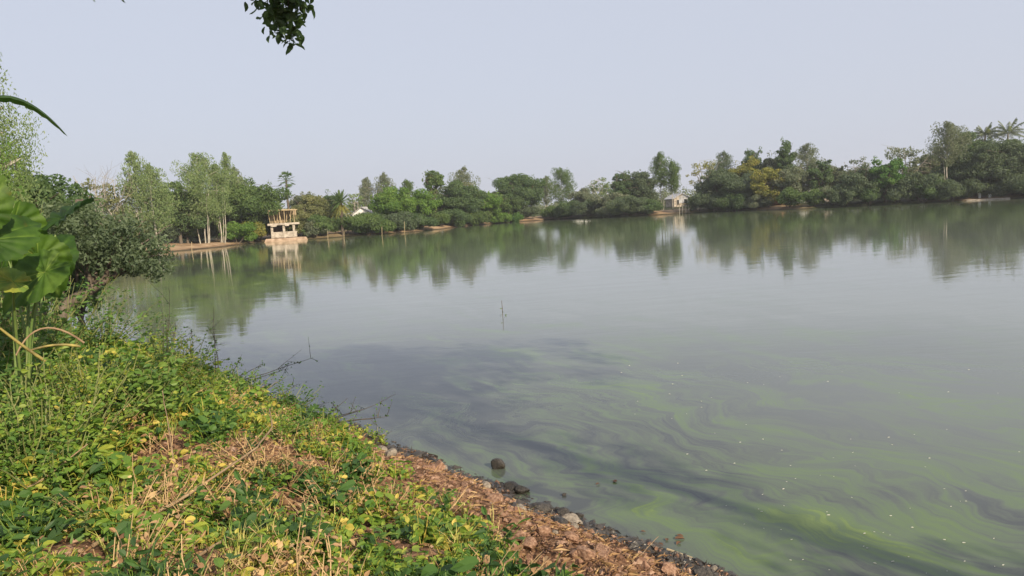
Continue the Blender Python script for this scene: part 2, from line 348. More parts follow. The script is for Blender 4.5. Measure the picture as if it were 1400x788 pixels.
# ------------------------------------------------------------------ trees
_sx = np.array([-200, 150, 228, 300, 360, 420, 500, 560, 600, 640, 700, 760, 850, 920, 1000, 1100, 1200, 1300, 1400, 1500])
_sd = np.array([60, 90, 106, 113, 125, 122, 126, 128, 140, 152, 163, 168, 153, 154, 153, 141, 141, 143, 146, 148])
def shoreD(px): return float(np.interp(px, _sx, _sd))
def clump_leaves(mb, c, rad, n, size, droop=0.0, aspect=0.55, up=0.25, r=rng, base=0.5):
    d = unit(r.normal(size=(n, 3))); k = r.uniform(0.35, 1.0, (n, 1)) ** 0.5
    P = np.array(c) + d * k * np.array(rad)
    N = d * 0.7 + r.normal(size=(n, 3)) * 0.45 + np.array([0, 0, up])
    cards(mb, P, N, size * r.uniform(0.6, 1.3, n), aspect, a=np.clip(base + r.normal(size=n) * 0.22, 0, 1), droop=droop, r=r)
def wander(a, b, n, amp, r):
    a, b = np.array(a, float), np.array(b, float); t = np.linspace(0, 1, n)[:, None]
    P = a + (b - a) * t; L = np.linalg.norm(b - a)
    off = np.cumsum(r.normal(size=(n, 3)), axis=0) * amp * L / n; off -= off * 0 + off[0]; off -= t * off[-1]
    return P + off
def make_tree(name, label, cat, base, H, Wd, kind, col, seed, group=None, leaf=0.34, dens=1.0, trunkfrac=0.35, lean=(0, 0), bark=None):
    r = np.random.default_rng(seed)
    root = empty(name, base); tag(root, label, cat, group)
    tr = MB(); cr_ = MB(); hw = Wd / 2
    bark = bark or (PBARK if kind in ('feather', 'thin') else BARK)
    top = np.array([lean[0] * H, lean[1] * H, H * 0.93])
    if kind == 'feather':               # tall, light crown of drooping sprays on a slim pale trunk
        tp = wander((0, 0, -0.3), top, 9, 0.06, r); rad = np.linspace(max(0.07, H * 0.009), 0.03, 9); tube(tr, tp, rad, 6)
        for q in range(3 if trunkfrac < .3 else 1):
            an = r.uniform(0, 6.28); o_ = np.array([math.cos(an), math.sin(an), 0]) * hw * r.uniform(.15, .5)
            tube(tr, wander(o_ * .6 + np.array([0, 0, -.3]), o_ * 1.5 + np.array([0, 0, H * r.uniform(.5, .8)]), 7, .07, r), np.linspace(H * .007, .02, 7), 5)
        nb = int(30 * dens * max(1, H / 12))
        for i in range(nb):
            t = trunkfrac + (1 - trunkfrac) * (i + r.random()) / nb
            k = t * 8; j = min(int(k), 7); p0 = tp[j] + (tp[j + 1] - tp[j]) * (k - j)
            u = (t - trunkfrac) / (1 - trunkfrac)
            prof = hw * (math.sin(math.pi * min(1, u * 0.86 + 0.16)) ** 0.75) * r.uniform(0.45, 1.12)
            an = r.uniform(0, 6.283); d = np.array([math.cos(an), math.sin(an), 0])
            p1 = p0 + d * prof + np.array([0, 0, prof * 0.45])
            tube(tr, wander(p0, p1, 4, 0.1, r), np.linspace(0.05, 0.015, 4), 4)
            for q in (0.55, 1.0):
                c = p0 + (p1 - p0) * q + r.normal(size=3) * 0.15
                s = (0.30 + 0.28 * prof) * r.uniform(0.7, 1.2)
                clump_leaves(cr_, c, (s, s, s * 1.25), int(46 * dens * (s / 0.7) ** 1.6 * max(1, (0.3 / leaf)) ** 0.8) + 10, leaf * 0.85, droop=1.2, aspect=0.36, r=r, base=0.35 + 0.35 * r.random())
    elif kind in ('round', 'bush', 'thin'):
        zc0 = {'round': trunkfrac, 'bush': 0.02, 'thin': trunkfrac}[kind] * H
        nl = {'round': 7, 'bush': 5, 'thin': 8}[kind]
        if kind == 'bush':
            for i in range(nl):
                an = i * 2.4; tube(tr, wander((0.15 * math.cos(an), 0.15 * math.sin(an), -0.2), (hw * 0.6 * math.cos(an), hw * 0.6 * math.sin(an), H * 0.6), 5, 0.1, r), np.linspace(0.06, 0.015, 5), 5)
        else:
            fork = np.array([lean[0] * H * .5, lean[1] * H * .5, zc0 * 0.95 + 0.2])
            kk = .5 if kind == 'thin' else 1; tube(tr, wander((0, 0, -0.3), fork, 5, 0.08, r), np.linspace(H * 0.030 * kk, H * 0.02 * kk, 5), 8)
            for i in range(nl):
                an = i * 6.283 / nl + r.random(); e = r.uniform(0.35, 0.9)
                tip = np.array([math.cos(an) * hw * e, math.sin(an) * hw * e, zc0 + (H - zc0) * r.uniform(0.45, 0.9)])
                pth = wander(fork, tip, 6, 0.14, r); tube(tr, pth, np.linspace(H * 0.014, 0.025, 6), 5)
                for m_ in range(4):
                    q = pth[r.integers(2, 6)]; t2 = q + r.normal(size=3) * np.array([hw, hw, H * .25]) * 0.33
                    tube(tr, wander(q, t2, 4, 0.15, r), np.linspace(0.04, 0.012, 4), 4)
        cen = np.array([0, 0, zc0 + (H - zc0) * 0.5]); rr = np.array([hw, hw, (H - zc0) * 0.5])
        vol = hw * hw * (H - zc0)
        nc = int(np.clip(34 * dens * (vol / 60) ** 0.5 + 16, 16, 150)) if kind != 'thin' else int(26 * dens + 8)
        lob = r.uniform(0.75, 1.12, 24)
        for i in range(nc):
            d = unit(r.normal(size=3)); d[2] = d[2] * (0.9 if d[2] > 0 else 0.8)
            k = r.uniform(0.35, 1.0) * lob[int((math.atan2(d[1], d[0]) / 6.283 + 0.5) * 11.99) + (12 if d[2] > 0.3 else 0)]
            c = cen + d * rr * k
            s = (0.19 * hw + 0.26) * r.uniform(0.45, 1.35)
            if kind == 'thin': s *= 0.75
            c[2] = min(c[2], H - s * 0.5)
            if i % 4 == 0 and kind == 'round' and d[2] > 0.1:      # loose shoots breaking the outline
                e = cen + d * rr * r.uniform(0.95, 1.1); tube(tr, wander(c, e, 3, .1, r), [.04, .03, .015], 4); clump_leaves(cr_, e, (s * .55, s * .55, s * .8), int(16 * (.34 / leaf)) + 8, leaf, aspect=.5, droop=.6, r=r, base=.6)
            nlv = int((95 if kind != 'thin' else 34) * (s / 0.7) ** 2 * (0.34 / leaf) ** 1.4 * (dens if kind != 'thin' else 1)) + 12
            clump_leaves(cr_, c, (s * 1.1, s * 1.1, s * 0.72), nlv, leaf, aspect=0.55, droop=0.3, r=r, base=0.25 + 0.45 * r.random())
    tr.build('trunk', bark, root, smooth=True)
    cr_.build('crown', LM[col], root)
    return root
_seed = [100]
def far_tree(px, top, wpx, off, kind, col, label, name='tree', cat='tree', **kw):
    D = shoreD(px) + off; lim = 0.25 if kind == 'bush' else 0.6
    p = at(px, top - (4 if kind != 'bush' else 0), D)
    while float(sdist(p.x, p.y)) < lim: D += 0.5; p = at(px, top - (4 if kind != 'bush' else 0), D)
    z = gz(p.x, p.y); _seed[0] += 1
    return make_tree(name, label, cat, (p.x, p.y, z), p.z - z, wpx / F * D, kind, col, _seed[0], **kw)

# the trees standing along and behind the far shore
FT = [
 # px, top, width, metres behind the shore, kind, foliage, label, name
 (120, 236, 62, -22, 'thin', 'olive', 'olive yellow sparse tree just right of the bare tree', 'sparse_tree'),
 (158, 243, 50, -18, 'thin', 'olive', 'yellowish loose tree with a pale bent trunk behind the leaning bush', 'sparse_tree'),
 (180, 204, 34, 2, 'feather', 'pale', 'leftmost tall feathery pale tree above the leaning bush', 'slender_tree'),
 (208, 222, 42, 0, 'feather', 'pale', 'feathery pale tree with a slanting white trunk at the left water edge', 'slender_tree'),
 (238, 244, 44, 9, 'round', 'mid', 'rounded green tree between the pale feathery trees and the tall left group', 'broadleaf_tree'),
 (268, 206, 52, 5, 'feather', 'pale', 'tallest wide feathery tree of the left bank with pale stem', 'slender_tree'),
 (292, 222, 34, 4, 'feather', 'pale', 'slim feathery tree in the middle of the left bank group', 'slender_tree'),
 (307, 205, 26, 7, 'feather', 'pale', 'narrow pointed feathery tree rising right of the widest left one', 'slender_tree'),
 (318, 226, 22, 8, 'feather', 'grey', 'grey green slender tree touching the round dense left bank tree', 'slender_tree'),
 (336, 246, 74, 3, 'round', 'mid', 'dense rounded tree left of the unfinished pavilion', 'broadleaf_tree'),
 (300, 258, 60, 10, 'round', 'mid', 'leafy tree below the feathery tops on the left bank', 'broadleaf_tree'),
 (250, 270, 60, 9, 'round', 'mango', 'dark tree filling the gap behind the left bank trunks', 'broadleaf_tree'),
 (412, 264, 34, 14, 'round', 'grey', 'pointed grey green tree right of the tall fan palm', 'broadleaf_tree'),
 (378, 280, 22, 20, 'thin', 'mid', 'small loose tree behind the fan palm trunk', 'sparse_tree'),
 (424, 272, 46, 5, 'round', 'olive', 'soft olive tree close right of the unfinished pavilion', 'broadleaf_tree'),
 (444, 265, 30, 12, 'round', 'mango', 'dark tree directly behind the date palm', 'broadleaf_tree'),
 (484, 262, 26, 16, 'thin', 'pale', 'pale loose tree between the date palm and the white house', 'sparse_tree'),
 (498, 244, 24, 22, 'feather', 'grey', 'thin grey feathery tree above the white gabled house', 'slender_tree'),
 (523, 236, 26, 20, 'feather', 'grey', 'tall grey feathery tree right of the white gabled house', 'slender_tree'),
 (535, 256, 50, 6, 'round', 'bright', 'bright green dense tree right of the white gabled house', 'broadleaf_tree'),
 (556, 247, 24, 14, 'feather', 'mid', 'small dark pointed tree between two bright crowns', 'slender_tree'),
 (576, 262, 44, 3, 'round', 'bright', 'yellow green crown over the orange bank', 'broadleaf_tree'),
 (591, 235, 28, 4, 'round', 'mid', 'upright tree with a rounded tuft above the yellow green crown', 'broadleaf_tree'),
 (608, 262, 32, 6, 'round', 'mango', 'dark tree tucked left of the orange tinged tree', 'broadleaf_tree'),
 (633, 228, 34, 6, 'feather', 'grey', 'tall grey green feathery tree behind the orange tinged crown', 'slender_tree'),
 (627, 252, 56, -6, 'round', 'mango', 'big dark tree hanging over the water at the bend of the shore', 'broadleaf_tree'),
 (640, 248, 30, -5, 'thin', 'olive', 'orange tinged sprays on top of the big dark tree at the bend', 'sparse_tree'),
 (664, 262, 42, -6, 'round', 'bright', 'yellow green bushy tree left of the round dark one', 'broadleaf_tree'),
 (707, 240, 62, 2, 'round', 'mango', 'wide round dark tree standing alone in the middle of the far shore', 'broadleaf_tree'),
 (690, 268, 30, -2, 'round', 'mid', 'small leafy tree under the left side of the round dark tree', 'broadleaf_tree'),
 (746, 242, 14, 14, 'feather', 'grey', 'very thin pointed tree beside the gap in the shore trees', 'slender_tree'),
 (766, 231, 36, 4, 'feather', 'mid', 'conical feathery tree right of the shore gap', 'slender_tree'),
 (797, 262, 34, 4, 'round', 'grey', 'low grey green tree beside the conical one', 'broadleaf_tree'),
 (820, 246, 44, 12, 'thin', 'pale', 'pale see-through tree left of the dark centre right clump', 'sparse_tree'),
 (851, 236, 34, 6, 'round', 'mango', 'dark flat topped tree at the left of the centre right clump', 'broadleaf_tree'),
 (876, 236, 36, 5, 'round', 'shade', 'dark leafy tree with broken top beside the twin tall trees', 'broadleaf_tree'),
 (836, 268, 44, 2, 'round', 'grey', 'greyish bushy tree below the pale see-through tree', 'broadleaf_tree'),
 (902, 208, 24, 6, 'feather', 'mid', 'left and taller of the twin slender trees left of the stilt hut', 'slender_tree'),
 (918, 221, 22, 4, 'feather', 'mid', 'right and shorter of the twin slender trees left of the stilt hut', 'slender_tree'),
 (964, 216, 50, 8, 'thin', 'yellow', 'yellowish spreading tree right of the stilt hut', 'sparse_tree'),
 (988, 208, 28, 16, 'feather', 'shade', 'dark spiky topped tree behind the yellowish spreading tree', 'slender_tree'),
 (985, 232, 48, 3, 'round', 'shade', 'dark bushy tree below the yellowish spreading tree', 'broadleaf_tree'),
 (1018, 214, 34, 6, 'round', 'yellow', 'small yellow crown among the dark right hand trees', 'broadleaf_tree'),
 (1030, 203, 34, 14, 'round', 'mango', 'dark domed top behind the small yellow crown', 'broadleaf_tree'),
 (1015, 240, 50, 0, 'round', 'shade', 'very dark low tree hanging over the water below the yellow crown', 'broadleaf_tree'),
 (1050, 226, 32, 0, 'round', 'yellow', 'yellow green bamboo like clump reaching down to the water', 'bamboo_clump'),
 (1052, 212, 32, 14, 'round', 'grey', 'grey green tree above the yellow green clump', 'broadleaf_tree'),
 (1072, 193, 26, 14, 'round', 'mango', 'tall dark tree with a small round head in the right hand row', 'broadleaf_tree'),
 (1080, 228, 40, 4, 'round', 'grey', 'grey leafy tree left of the white tin roof', 'broadleaf_tree'),
 (1103, 197, 34, 10, 'feather', 'grey', 'tall fuzzy tree above the white tin roof', 'slender_tree'),
 (1120, 216, 32, 8, 'round', 'mango', 'dark tree sloping down right of the fuzzy tall tree', 'broadleaf_tree'),
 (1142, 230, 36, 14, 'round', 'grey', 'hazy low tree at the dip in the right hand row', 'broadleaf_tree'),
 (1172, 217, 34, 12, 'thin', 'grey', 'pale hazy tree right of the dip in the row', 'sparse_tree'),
 (1180, 233, 50, 1, 'round', 'shade', 'dark bluish tree left of the vivid green one', 'broadleaf_tree'),
 (1210, 215, 40, 0, 'round', 'vivid', 'vivid green tree standing out of the dark right hand shore', 'broadleaf_tree'),
 (1240, 198, 54, 8, 'thin', 'grey', 'pale spreading fine leaved tree above the vivid green one', 'sparse_tree'),
 (1245, 238, 56, 1, 'round', 'shade', 'dark brownish bushy tree right of the vivid green one', 'broadleaf_tree'),
 (1272, 203, 32, 10, 'round', 'grey', 'grey crown just left of the tall white stemmed tree', 'broadleaf_tree'),
 (1296, 165, 36, 0, 'feather', 'grey', 'tallest tree of the right shore with a long pale bare stem', 'slender_tree'),
 (1285, 240, 46, 3, 'round', 'mango', 'dark low tree around the foot of the long pale stem', 'broadleaf_tree'),
 (1322, 178, 40, 10, 'round', 'mango', 'dark tree with a loose top right of the tallest tree', 'broadleaf_tree'),
 (1335, 205, 60, 2, 'round', 'shade', 'massive dark tree left below the coconut palms', 'broadleaf_tree'),
 (1356, 190, 50, 9, 'round', 'shade', 'dark leafy crown directly under the coconut palms', 'broadleaf_tree'),
 (1385, 196, 60, 2, 'round', 'shade', 'massive dark tree at the right edge of the photo', 'broadleaf_tree'),
 (1425, 190, 60, 6, 'round', 'mango', 'dark tree cut by the right edge of the photo', 'broadleaf_tree'),
]
TF = {'thin': 0.3, 'feather': 0.3, 'round': 0.16}
for (px, top, wp, off, kind, col, lab, nm) in FT:
    tf = TF[kind]
    if px in (208, 180, 268, 292, 307): tf = 0.26
    if px in (902, 918): tf = 0.42
    if px == 1296: tf = 0.45
    if px == 591: tf = 0.5
    if px in (1210, 1050): tf = 0.03
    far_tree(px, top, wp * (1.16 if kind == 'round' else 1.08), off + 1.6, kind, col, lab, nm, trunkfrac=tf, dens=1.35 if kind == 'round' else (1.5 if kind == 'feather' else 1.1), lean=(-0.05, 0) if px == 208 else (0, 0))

# shrubs along the far shore
SH = [(150, 300, 60, -10, 'olive'), (232, 296, 40, 22, 'shade'), (262, 298, 44, 24, 'shade'), (296, 298, 44, 23, 'shade'), (322, 306, 30, 1, 'bright'), (340, 302, 34, 1, 'yellow'), (352, 306, 20, 2, 'mid'),
      (372, 286, 26, 8, 'mango'), (350, 292, 34, 6, 'shade'), (408, 290, 36, 3, 'olive'), (436, 296, 40, 2, 'mid'), (428, 304, 24, 0, 'grey'), (470, 298, 26, 3, 'mid'), (500, 293, 48, 0, 'mid'),
      (519, 304, 22, -1, 'bright'), (545, 294, 40, 1, 'shade'), (570, 296, 34, 2, 'mango'), (596, 292, 28, 3, 'mid'), (618, 290, 36, -3, 'mango'), (650, 292, 34, -2, 'mid'), (682, 294, 26, -2, 'bright'),
      (697, 294, 22, -1, 'vivid'), (716, 282, 26, 4, 'shade'), (755, 286, 26, 2, 'mid'), (778, 278, 34, 1, 'mango'), (806, 276, 34, 1, 'shade'), (832, 280, 34, 0, 'grey'), (858, 272, 40, 0, 'shade'),
      (884, 276, 28, 1, 'mango'), (955, 264, 26, 1, 'shade'), (978, 264, 34, 0, 'shade'), (1008, 266, 40, 0, 'mango'), (1036, 268, 26, 0, 'grey'), (1078, 258, 26, 0, 'mid'), (1112, 262, 26, 0, 'mid'),
      (1132, 254, 26, 2, 'grey'), (1156, 250, 34, 0, 'shade'), (1188, 252, 30, 0, 'mango'), (1226, 250, 34, 0, 'shade'), (1262, 248, 40, 0, 'mango'), (1300, 246, 40, 1, 'shade'), (1326, 244, 36, 3, 'shade'),
      (1362, 256, 30, 2, 'grey'), (1388, 246, 40, 3, 'shade'), (1430, 240, 60, 2, 'shade')]
NB = {150: 'behind the leaning bush on the left', 232: 'behind the white slanting trunk', 262: 'behind the pale stems under the widest feathery tree', 296: 'behind the trunks in the middle of the left bank', 322: 'at the waterline below the left bank group',
      340: 'left of the pavilion terrace, yellowest on the left bank', 352: 'against the left end of the pavilion terrace', 372: 'behind the pavilion', 350: 'under the round tree left of the pavilion', 408: 'touching the right side of the pavilion',
      436: 'between the pavilion and the date palm', 428: 'small one at the water right of the pavilion', 470: 'at the right foot of the date palm', 500: 'in front of the white gabled house', 519: 'at the right edge of the shrub before the white house',
      545: 'under the bright tree right of the white house', 570: 'under the yellow green crown over the orange bank', 596: 'left of the orange bank end', 618: 'under the big dark tree at the bend', 650: 'right of the big dark tree at the bend', 682: 'left foot of the round dark tree',
      697: 'vivid low one at the foot of the round dark tree', 716: 'in the shade right under the round dark tree', 755: 'left foot of the conical feathery tree', 778: 'right foot of the conical feathery tree', 806: 'below the low grey green tree',
      832: 'below the pale see-through tree', 858: 'under the dark flat topped tree', 884: 'left foot of the twin slender trees', 955: 'right of the stilt hut', 978: 'under the yellowish spreading tree', 1008: 'under the small yellow crown',
      1036: 'left foot of the yellow green clump', 1078: 'left below the white tin roof', 1112: 'in front of the white tin roof', 1132: 'right of the white tin roof', 1156: 'at the dip in the right hand row', 1188: 'left foot of the vivid green tree',
      1226: 'right foot of the vivid green tree', 1262: 'left of the long pale stem', 1300: 'at the foot of the long pale stem', 1326: 'left of the white posts', 1362: 'right of the white posts', 1388: 'at the right edge below the massive tree', 1430: 'beyond the right edge of the photo'}
CW = {'shade': 'dark', 'mango': 'dark green', 'mid': 'green', 'bright': 'bright green', 'vivid': 'vivid green', 'olive': 'olive', 'yellow': 'yellow green', 'grey': 'greyish'}
for (px, top, wp, off, col) in SH:
    far_tree(px, top - 3, wp * 1.45, max(off, -1) * .6 + 0.4 if px > 160 else off, 'bush', col, CW[col] + ' shrub ' + NB[px], 'shore_shrub', 'shrub', dens=1.3, leaf=0.28, group='shrubs along the far shore')

# far-off wood closing the gaps behind the shore trees
mb = MB(); r = np.random.default_rng(5)
for px in np.arange(-60, 1500, 7):
    D = shoreD(px) + r.uniform(26, 70); topy = np.interp(px, [-60, 100, 300, 395, 500, 600, 735, 740, 850, 940, 1050, 1140, 1250, 1480], [290, 285, 285, 292, 282, 278, 276, 284, 272, 262, 232, 250, 232, 205]) + r.uniform(-4, 7)
    p = at(px, topy, D); z0 = gz(p.x, p.y)
    for k in range(5):
        s = r.uniform(1.4, 2.4); zz = z0 + (p.z - z0) * (0.1 + 0.2 * k)
        clump_leaves(mb, (p.x + r.normal() * 1.5, p.y + r.normal() * 3, zz), (s * 1.2, s * 1.2, s), 70, 0.6, r=r, base=0.3 + 0.4 * r.random())
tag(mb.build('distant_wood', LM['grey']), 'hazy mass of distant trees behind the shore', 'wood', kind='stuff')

# ------------------------------------------------------------------ palms
def frond(mb, base, az, L, el, droop, nl=26, lw=0.05, ll=0.55, r=rng, hang=0.6):
    t = np.linspace(0, 1, 10); d = np.array([math.cos(az), math.sin(az), 0])
    x = L * (t * math.cos(el)); z = L * (t * math.sin(el)) - droop * L * t ** 2.2
    P = np.array(base) + d * x[:, None] + np.array([0, 0, 1]) * z[:, None]
    tube(mb, P, np.linspace(0.035, 0.01, 10), 4, 0.6)
    s = np.cross(d, [0, 0, 1])
    for i in range(nl):
        tt = 0.14 + 0.84 * i / nl; k = tt * 9; j = int(k); p = P[j] + (P[min(j + 1, 9)] - P[j]) * (k - j); tg = unit(P[min(j + 1, 9)] - P[j])
        l = ll * math.sin(math.pi * (0.18 + 0.75 * tt)) * r.uniform(0.8, 1.1)
        for sg in (-1, 1):
            e = p + s * sg * l * 0.75 + tg * l * 0.45 + np.array([0, 0, -hang * l * r.uniform(0.5, 1.1)])
            m = (p + e) / 2 + np.array([0, 0, 0.10 * l]); wv = tg * lw
            mb.add([p - wv, p + wv, m + wv, m - wv, e], [[0, 1, 2, 3]], r.random()); mb.add([m - wv, m + wv, e], [[0, 1, 2]], r.random())
def palm(px, top, off, label, kind, rootpx=None, seed=1, L=2.2):
    r = np.random.default_rng(seed)
    D = shoreD(px) + off; p = at(px, top, D); z = gz(p.x, p.y); H = p.z - z
    root = tag(empty('palm_tree' if kind != 'fan' else 'fan_palm', (p.x, p.y, z)), label, 'palm')
    tr = MB(); ht = H - (0.55 * L if kind == 'coco' else 0.9 * L)
    tp = wander((0, 0, -0.3), (0.3 if kind == 'coco' else 0, 0, ht), 8, 0.03, r); tube(tr, tp, np.linspace(0.22, 0.15, 8) if kind != 'date' else np.linspace(0.3, 0.26, 8), 8)
    tr.build('trunk', PBARK if kind == 'coco' else BARK, root, smooth=True)
    c = MB(); hub = tp[-1]
    if kind == 'fan':
        for i in range(20):
            az = i * 2.4; el = R(75 - i * 6.2); ln = L * 0.62
            d = np.array([math.cos(az) * math.cos(el), math.sin(az) * math.cos(el), math.sin(el)])
            e = hub + d * ln; tube(c, [hub, e], 0.03, 4, 0.5)
            s = unit(np.cross(d, [0, 0, 1.0]) + 1e-6); u = np.cross(s, d)
            for k in range(13):
                a = R(-95 + 190 * k / 12); b = d * math.cos(a) + s * math.sin(a); tip = e + b * ln * 0.62 + np.array([0, 0, -0.12]); wv = np.cross(b, u) * 0.055
                mid = (e + tip) / 2; c.add([e, mid + wv, tip, mid - wv], [[0, 1, 2, 3]], r.random())
        c.build('crown', LM['mango'], root)
    else:
        n = 20 if kind == 'coco' else 44
        for i in range(n):
            u = i / n; az = i * 2.4 + r.normal() * .1
            if kind == 'coco': frond(c, hub, az, L * r.uniform(0.9, 1.1), R(70 - 78 * u), 0.25 + 0.28 * u, nl=22, lw=0.045, ll=0.75, r=r, hang=0.9)
            else: frond(c, hub, az, L * r.uniform(0.85, 1.05), R(82 - 115 * u), 0.12 + 0.12 * u, nl=18, lw=0.04, ll=0.42, r=r, hang=0.3)
        c.build('crown', LM['mid'] if kind == 'date' else LM['grey'], root)
        if kind == 'date':
            c2 = MB()
            for i in range(20): frond(c2, hub + np.array([0, 0, -0.3]), i * 2.4, L * 0.95, R(-25 - 25 * r.random()), 0.35, nl=16, lw=0.04, ll=0.4, r=r, hang=0.5)
            c2.build('dry_skirt', LM['yellow'], root)
palm(390, 233, 4, 'tall fan palm with a small round head above the unfinished pavilion', 'fan', seed=3, L=1.8)
palm(464, 258, 0.8, 'stout date palm with a skirt of yellow fronds at the waterline', 'date', seed=4, L=2.4)
palm(1345, 172, 14, 'left coconut palm showing above the dark right hand trees', 'coco', seed=5, L=3.0)
palm(1376, 167, 12, 'right and taller coconut palm above the dark right hand trees', 'coco', seed=6, L=3.6)

# ------------------------------------------------------------------ bare tree on the left bank
def bare_tree(px, top, D, W_, label, seed):
    r = np.random.default_rng(seed); p = at(px, top, D); z = gz(p.x, p.y); H = p.z - z
    root = tag(empty('bare_tree', (p.x, p.y, z)), label, 'tree'); mb = MB()
    def grow(p0, d, L, rad, lev):
        d = unit(d); n = 5; pts = [np.array(p0)]
        for i in range(n):
            d = unit(d + r.normal(size=3) * 0.13 + np.array([0, 0, 0.05])); pts.append(pts[-1] + d * L / n)
        tube(mb, pts, np.linspace(rad, rad * 0.6, n + 1), 6 if lev < 2 else 4)
        if lev >= 5: return
        for k in range(3 if lev < 4 else 2):
            i = [5, 4, 3][k]
            grow(pts[i], d * np.array([.8, .8, 1]) + unit(r.normal(size=3)) * np.array([1, 1, 0.35]) * 0.95 + np.array([0, 0, .15]), L * r.uniform(0.58, 0.8), rad * 0.60, lev + 1)
    grow((0, 0, -0.3), np.array([0.03, 0, 1]), H * 0.32, H * 0.0075, 0)
    mb.build('trunk', noise_mat('grey_bark', [(.3, (.16, .14, .12)), (.7, (.34, .31, .27))], scale=3), root, smooth=True)
bare_tree(66, 176, 38, 3, 'leafless pale tree with fine upward branches against the sky', 21)
bare_tree(640, 262, 175, 3, 'small leafless tree showing in a gap right of the orange tinged crown', 23)

# near trees on the left bank
def near_tree(px, top, wpx, D, kind, col, label, seed, **kw):
    p = at(px, top, D)
    while float(sdist(p.x, p.y)) < 0.5: D -= 0.5; p = at(px, top, D)
    z = gz(p.x, p.y)
    return make_tree(kw.pop('name', 'broadleaf_tree'), label, 'tree', (p.x, p.y, z), p.z - z, wpx / F * D, kind, col, seed, **kw)
near_tree(28, 188, 150, 27, 'round', 'mango', 'dark dense tree below the tall feathery branch at the left edge', 301, leaf=0.15, dens=1.6, trunkfrac=0.1)
near_tree(88, 252, 90, 33, 'round', 'mango', 'dark tree standing in front of the leafless pale tree', 302, leaf=0.15, dens=1.5, trunkfrac=0.1)
near_tree(-30, 215, 130, 24, 'round', 'mid', 'leafy tree cut by the left edge of the photo', 303, leaf=0.13, dens=1.5, trunkfrac=0.1)
near_tree(-46, 15, 62, 17, 'feather', 'pale', 'tall feathery yellow green tree reaching in at the top left edge', 304, leaf=0.075, dens=2.6, trunkfrac=0.3, name='slender_tree')
near_tree(-66, 140, 76, 14, 'feather', 'bright', 'sunlit feathery tree behind the large taro leaves at the left edge', 305, leaf=0.07, dens=2.4, trunkfrac=0.2, name='slender_tree')

# tree leaning out over the water, small dense leaves
def leaning_tree():
    r = np.random.default_rng(44); p = water_pt(70, 440); D = 19.0
    b = at(62, 430, D); z = gz(b.x, b.y); root = tag(empty('leaning_tree', (b.x, b.y, z)), 'small leafy tree leaning out over the water on a crooked dark trunk', 'tree')
    B = Vector((b.x, b.y, z)); tr, c = MB(), MB()
    def P(px, py, dd=0): return np.array(at(px, py, D + dd) - B)
    k1 = P(122, 398); k2 = P(165, 372); k3 = P(205, 345); base = np.array([0, 0, -0.2])
    tube(tr, [base, P(88, 418), k1, P(140, 385), k2, k3], [0.17, 0.15, 0.12, 0.10, 0.07, 0.03], 8)
    for (q, e) in ((k1, P(115, 330)), (k1, P(140, 345, 0.6)), (P(140, 385), P(170, 320, -0.5)), (k2, P(200, 330)), (k2, P(150, 320, 1)), (P(88, 418), P(75, 330, 1)), (P(88, 418), P(60, 320, -1))):
        w_ = wander(q, e, 6, 0.14, r); tube(tr, w_, np.linspace(0.06, 0.015, 6), 5)
        for m_ in range(5): tube(tr, wander(w_[r.integers(1, 6)], e + r.normal(size=3) * 0.4, 4, 0.1, r), np.linspace(0.02, 0.006, 4), 4)
    for i in range(150):
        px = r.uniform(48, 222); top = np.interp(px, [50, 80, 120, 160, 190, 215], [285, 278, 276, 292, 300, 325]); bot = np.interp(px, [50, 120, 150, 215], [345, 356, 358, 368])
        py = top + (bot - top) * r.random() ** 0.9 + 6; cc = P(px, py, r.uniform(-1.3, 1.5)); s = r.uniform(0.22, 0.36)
        clump_leaves(c, cc, (s, s, s * .8), 75, 0.10, droop=0.4, r=r, base=0.2 + 0.5 * r.random() + (0.2 if py < top + 15 else 0))  # top clumps get a lighter leaf colour, painting in a sunlit top
    tr.build('trunk', BARK, root, smooth=True); c.build('crown', LM['shade'], root)
leaning_tree()

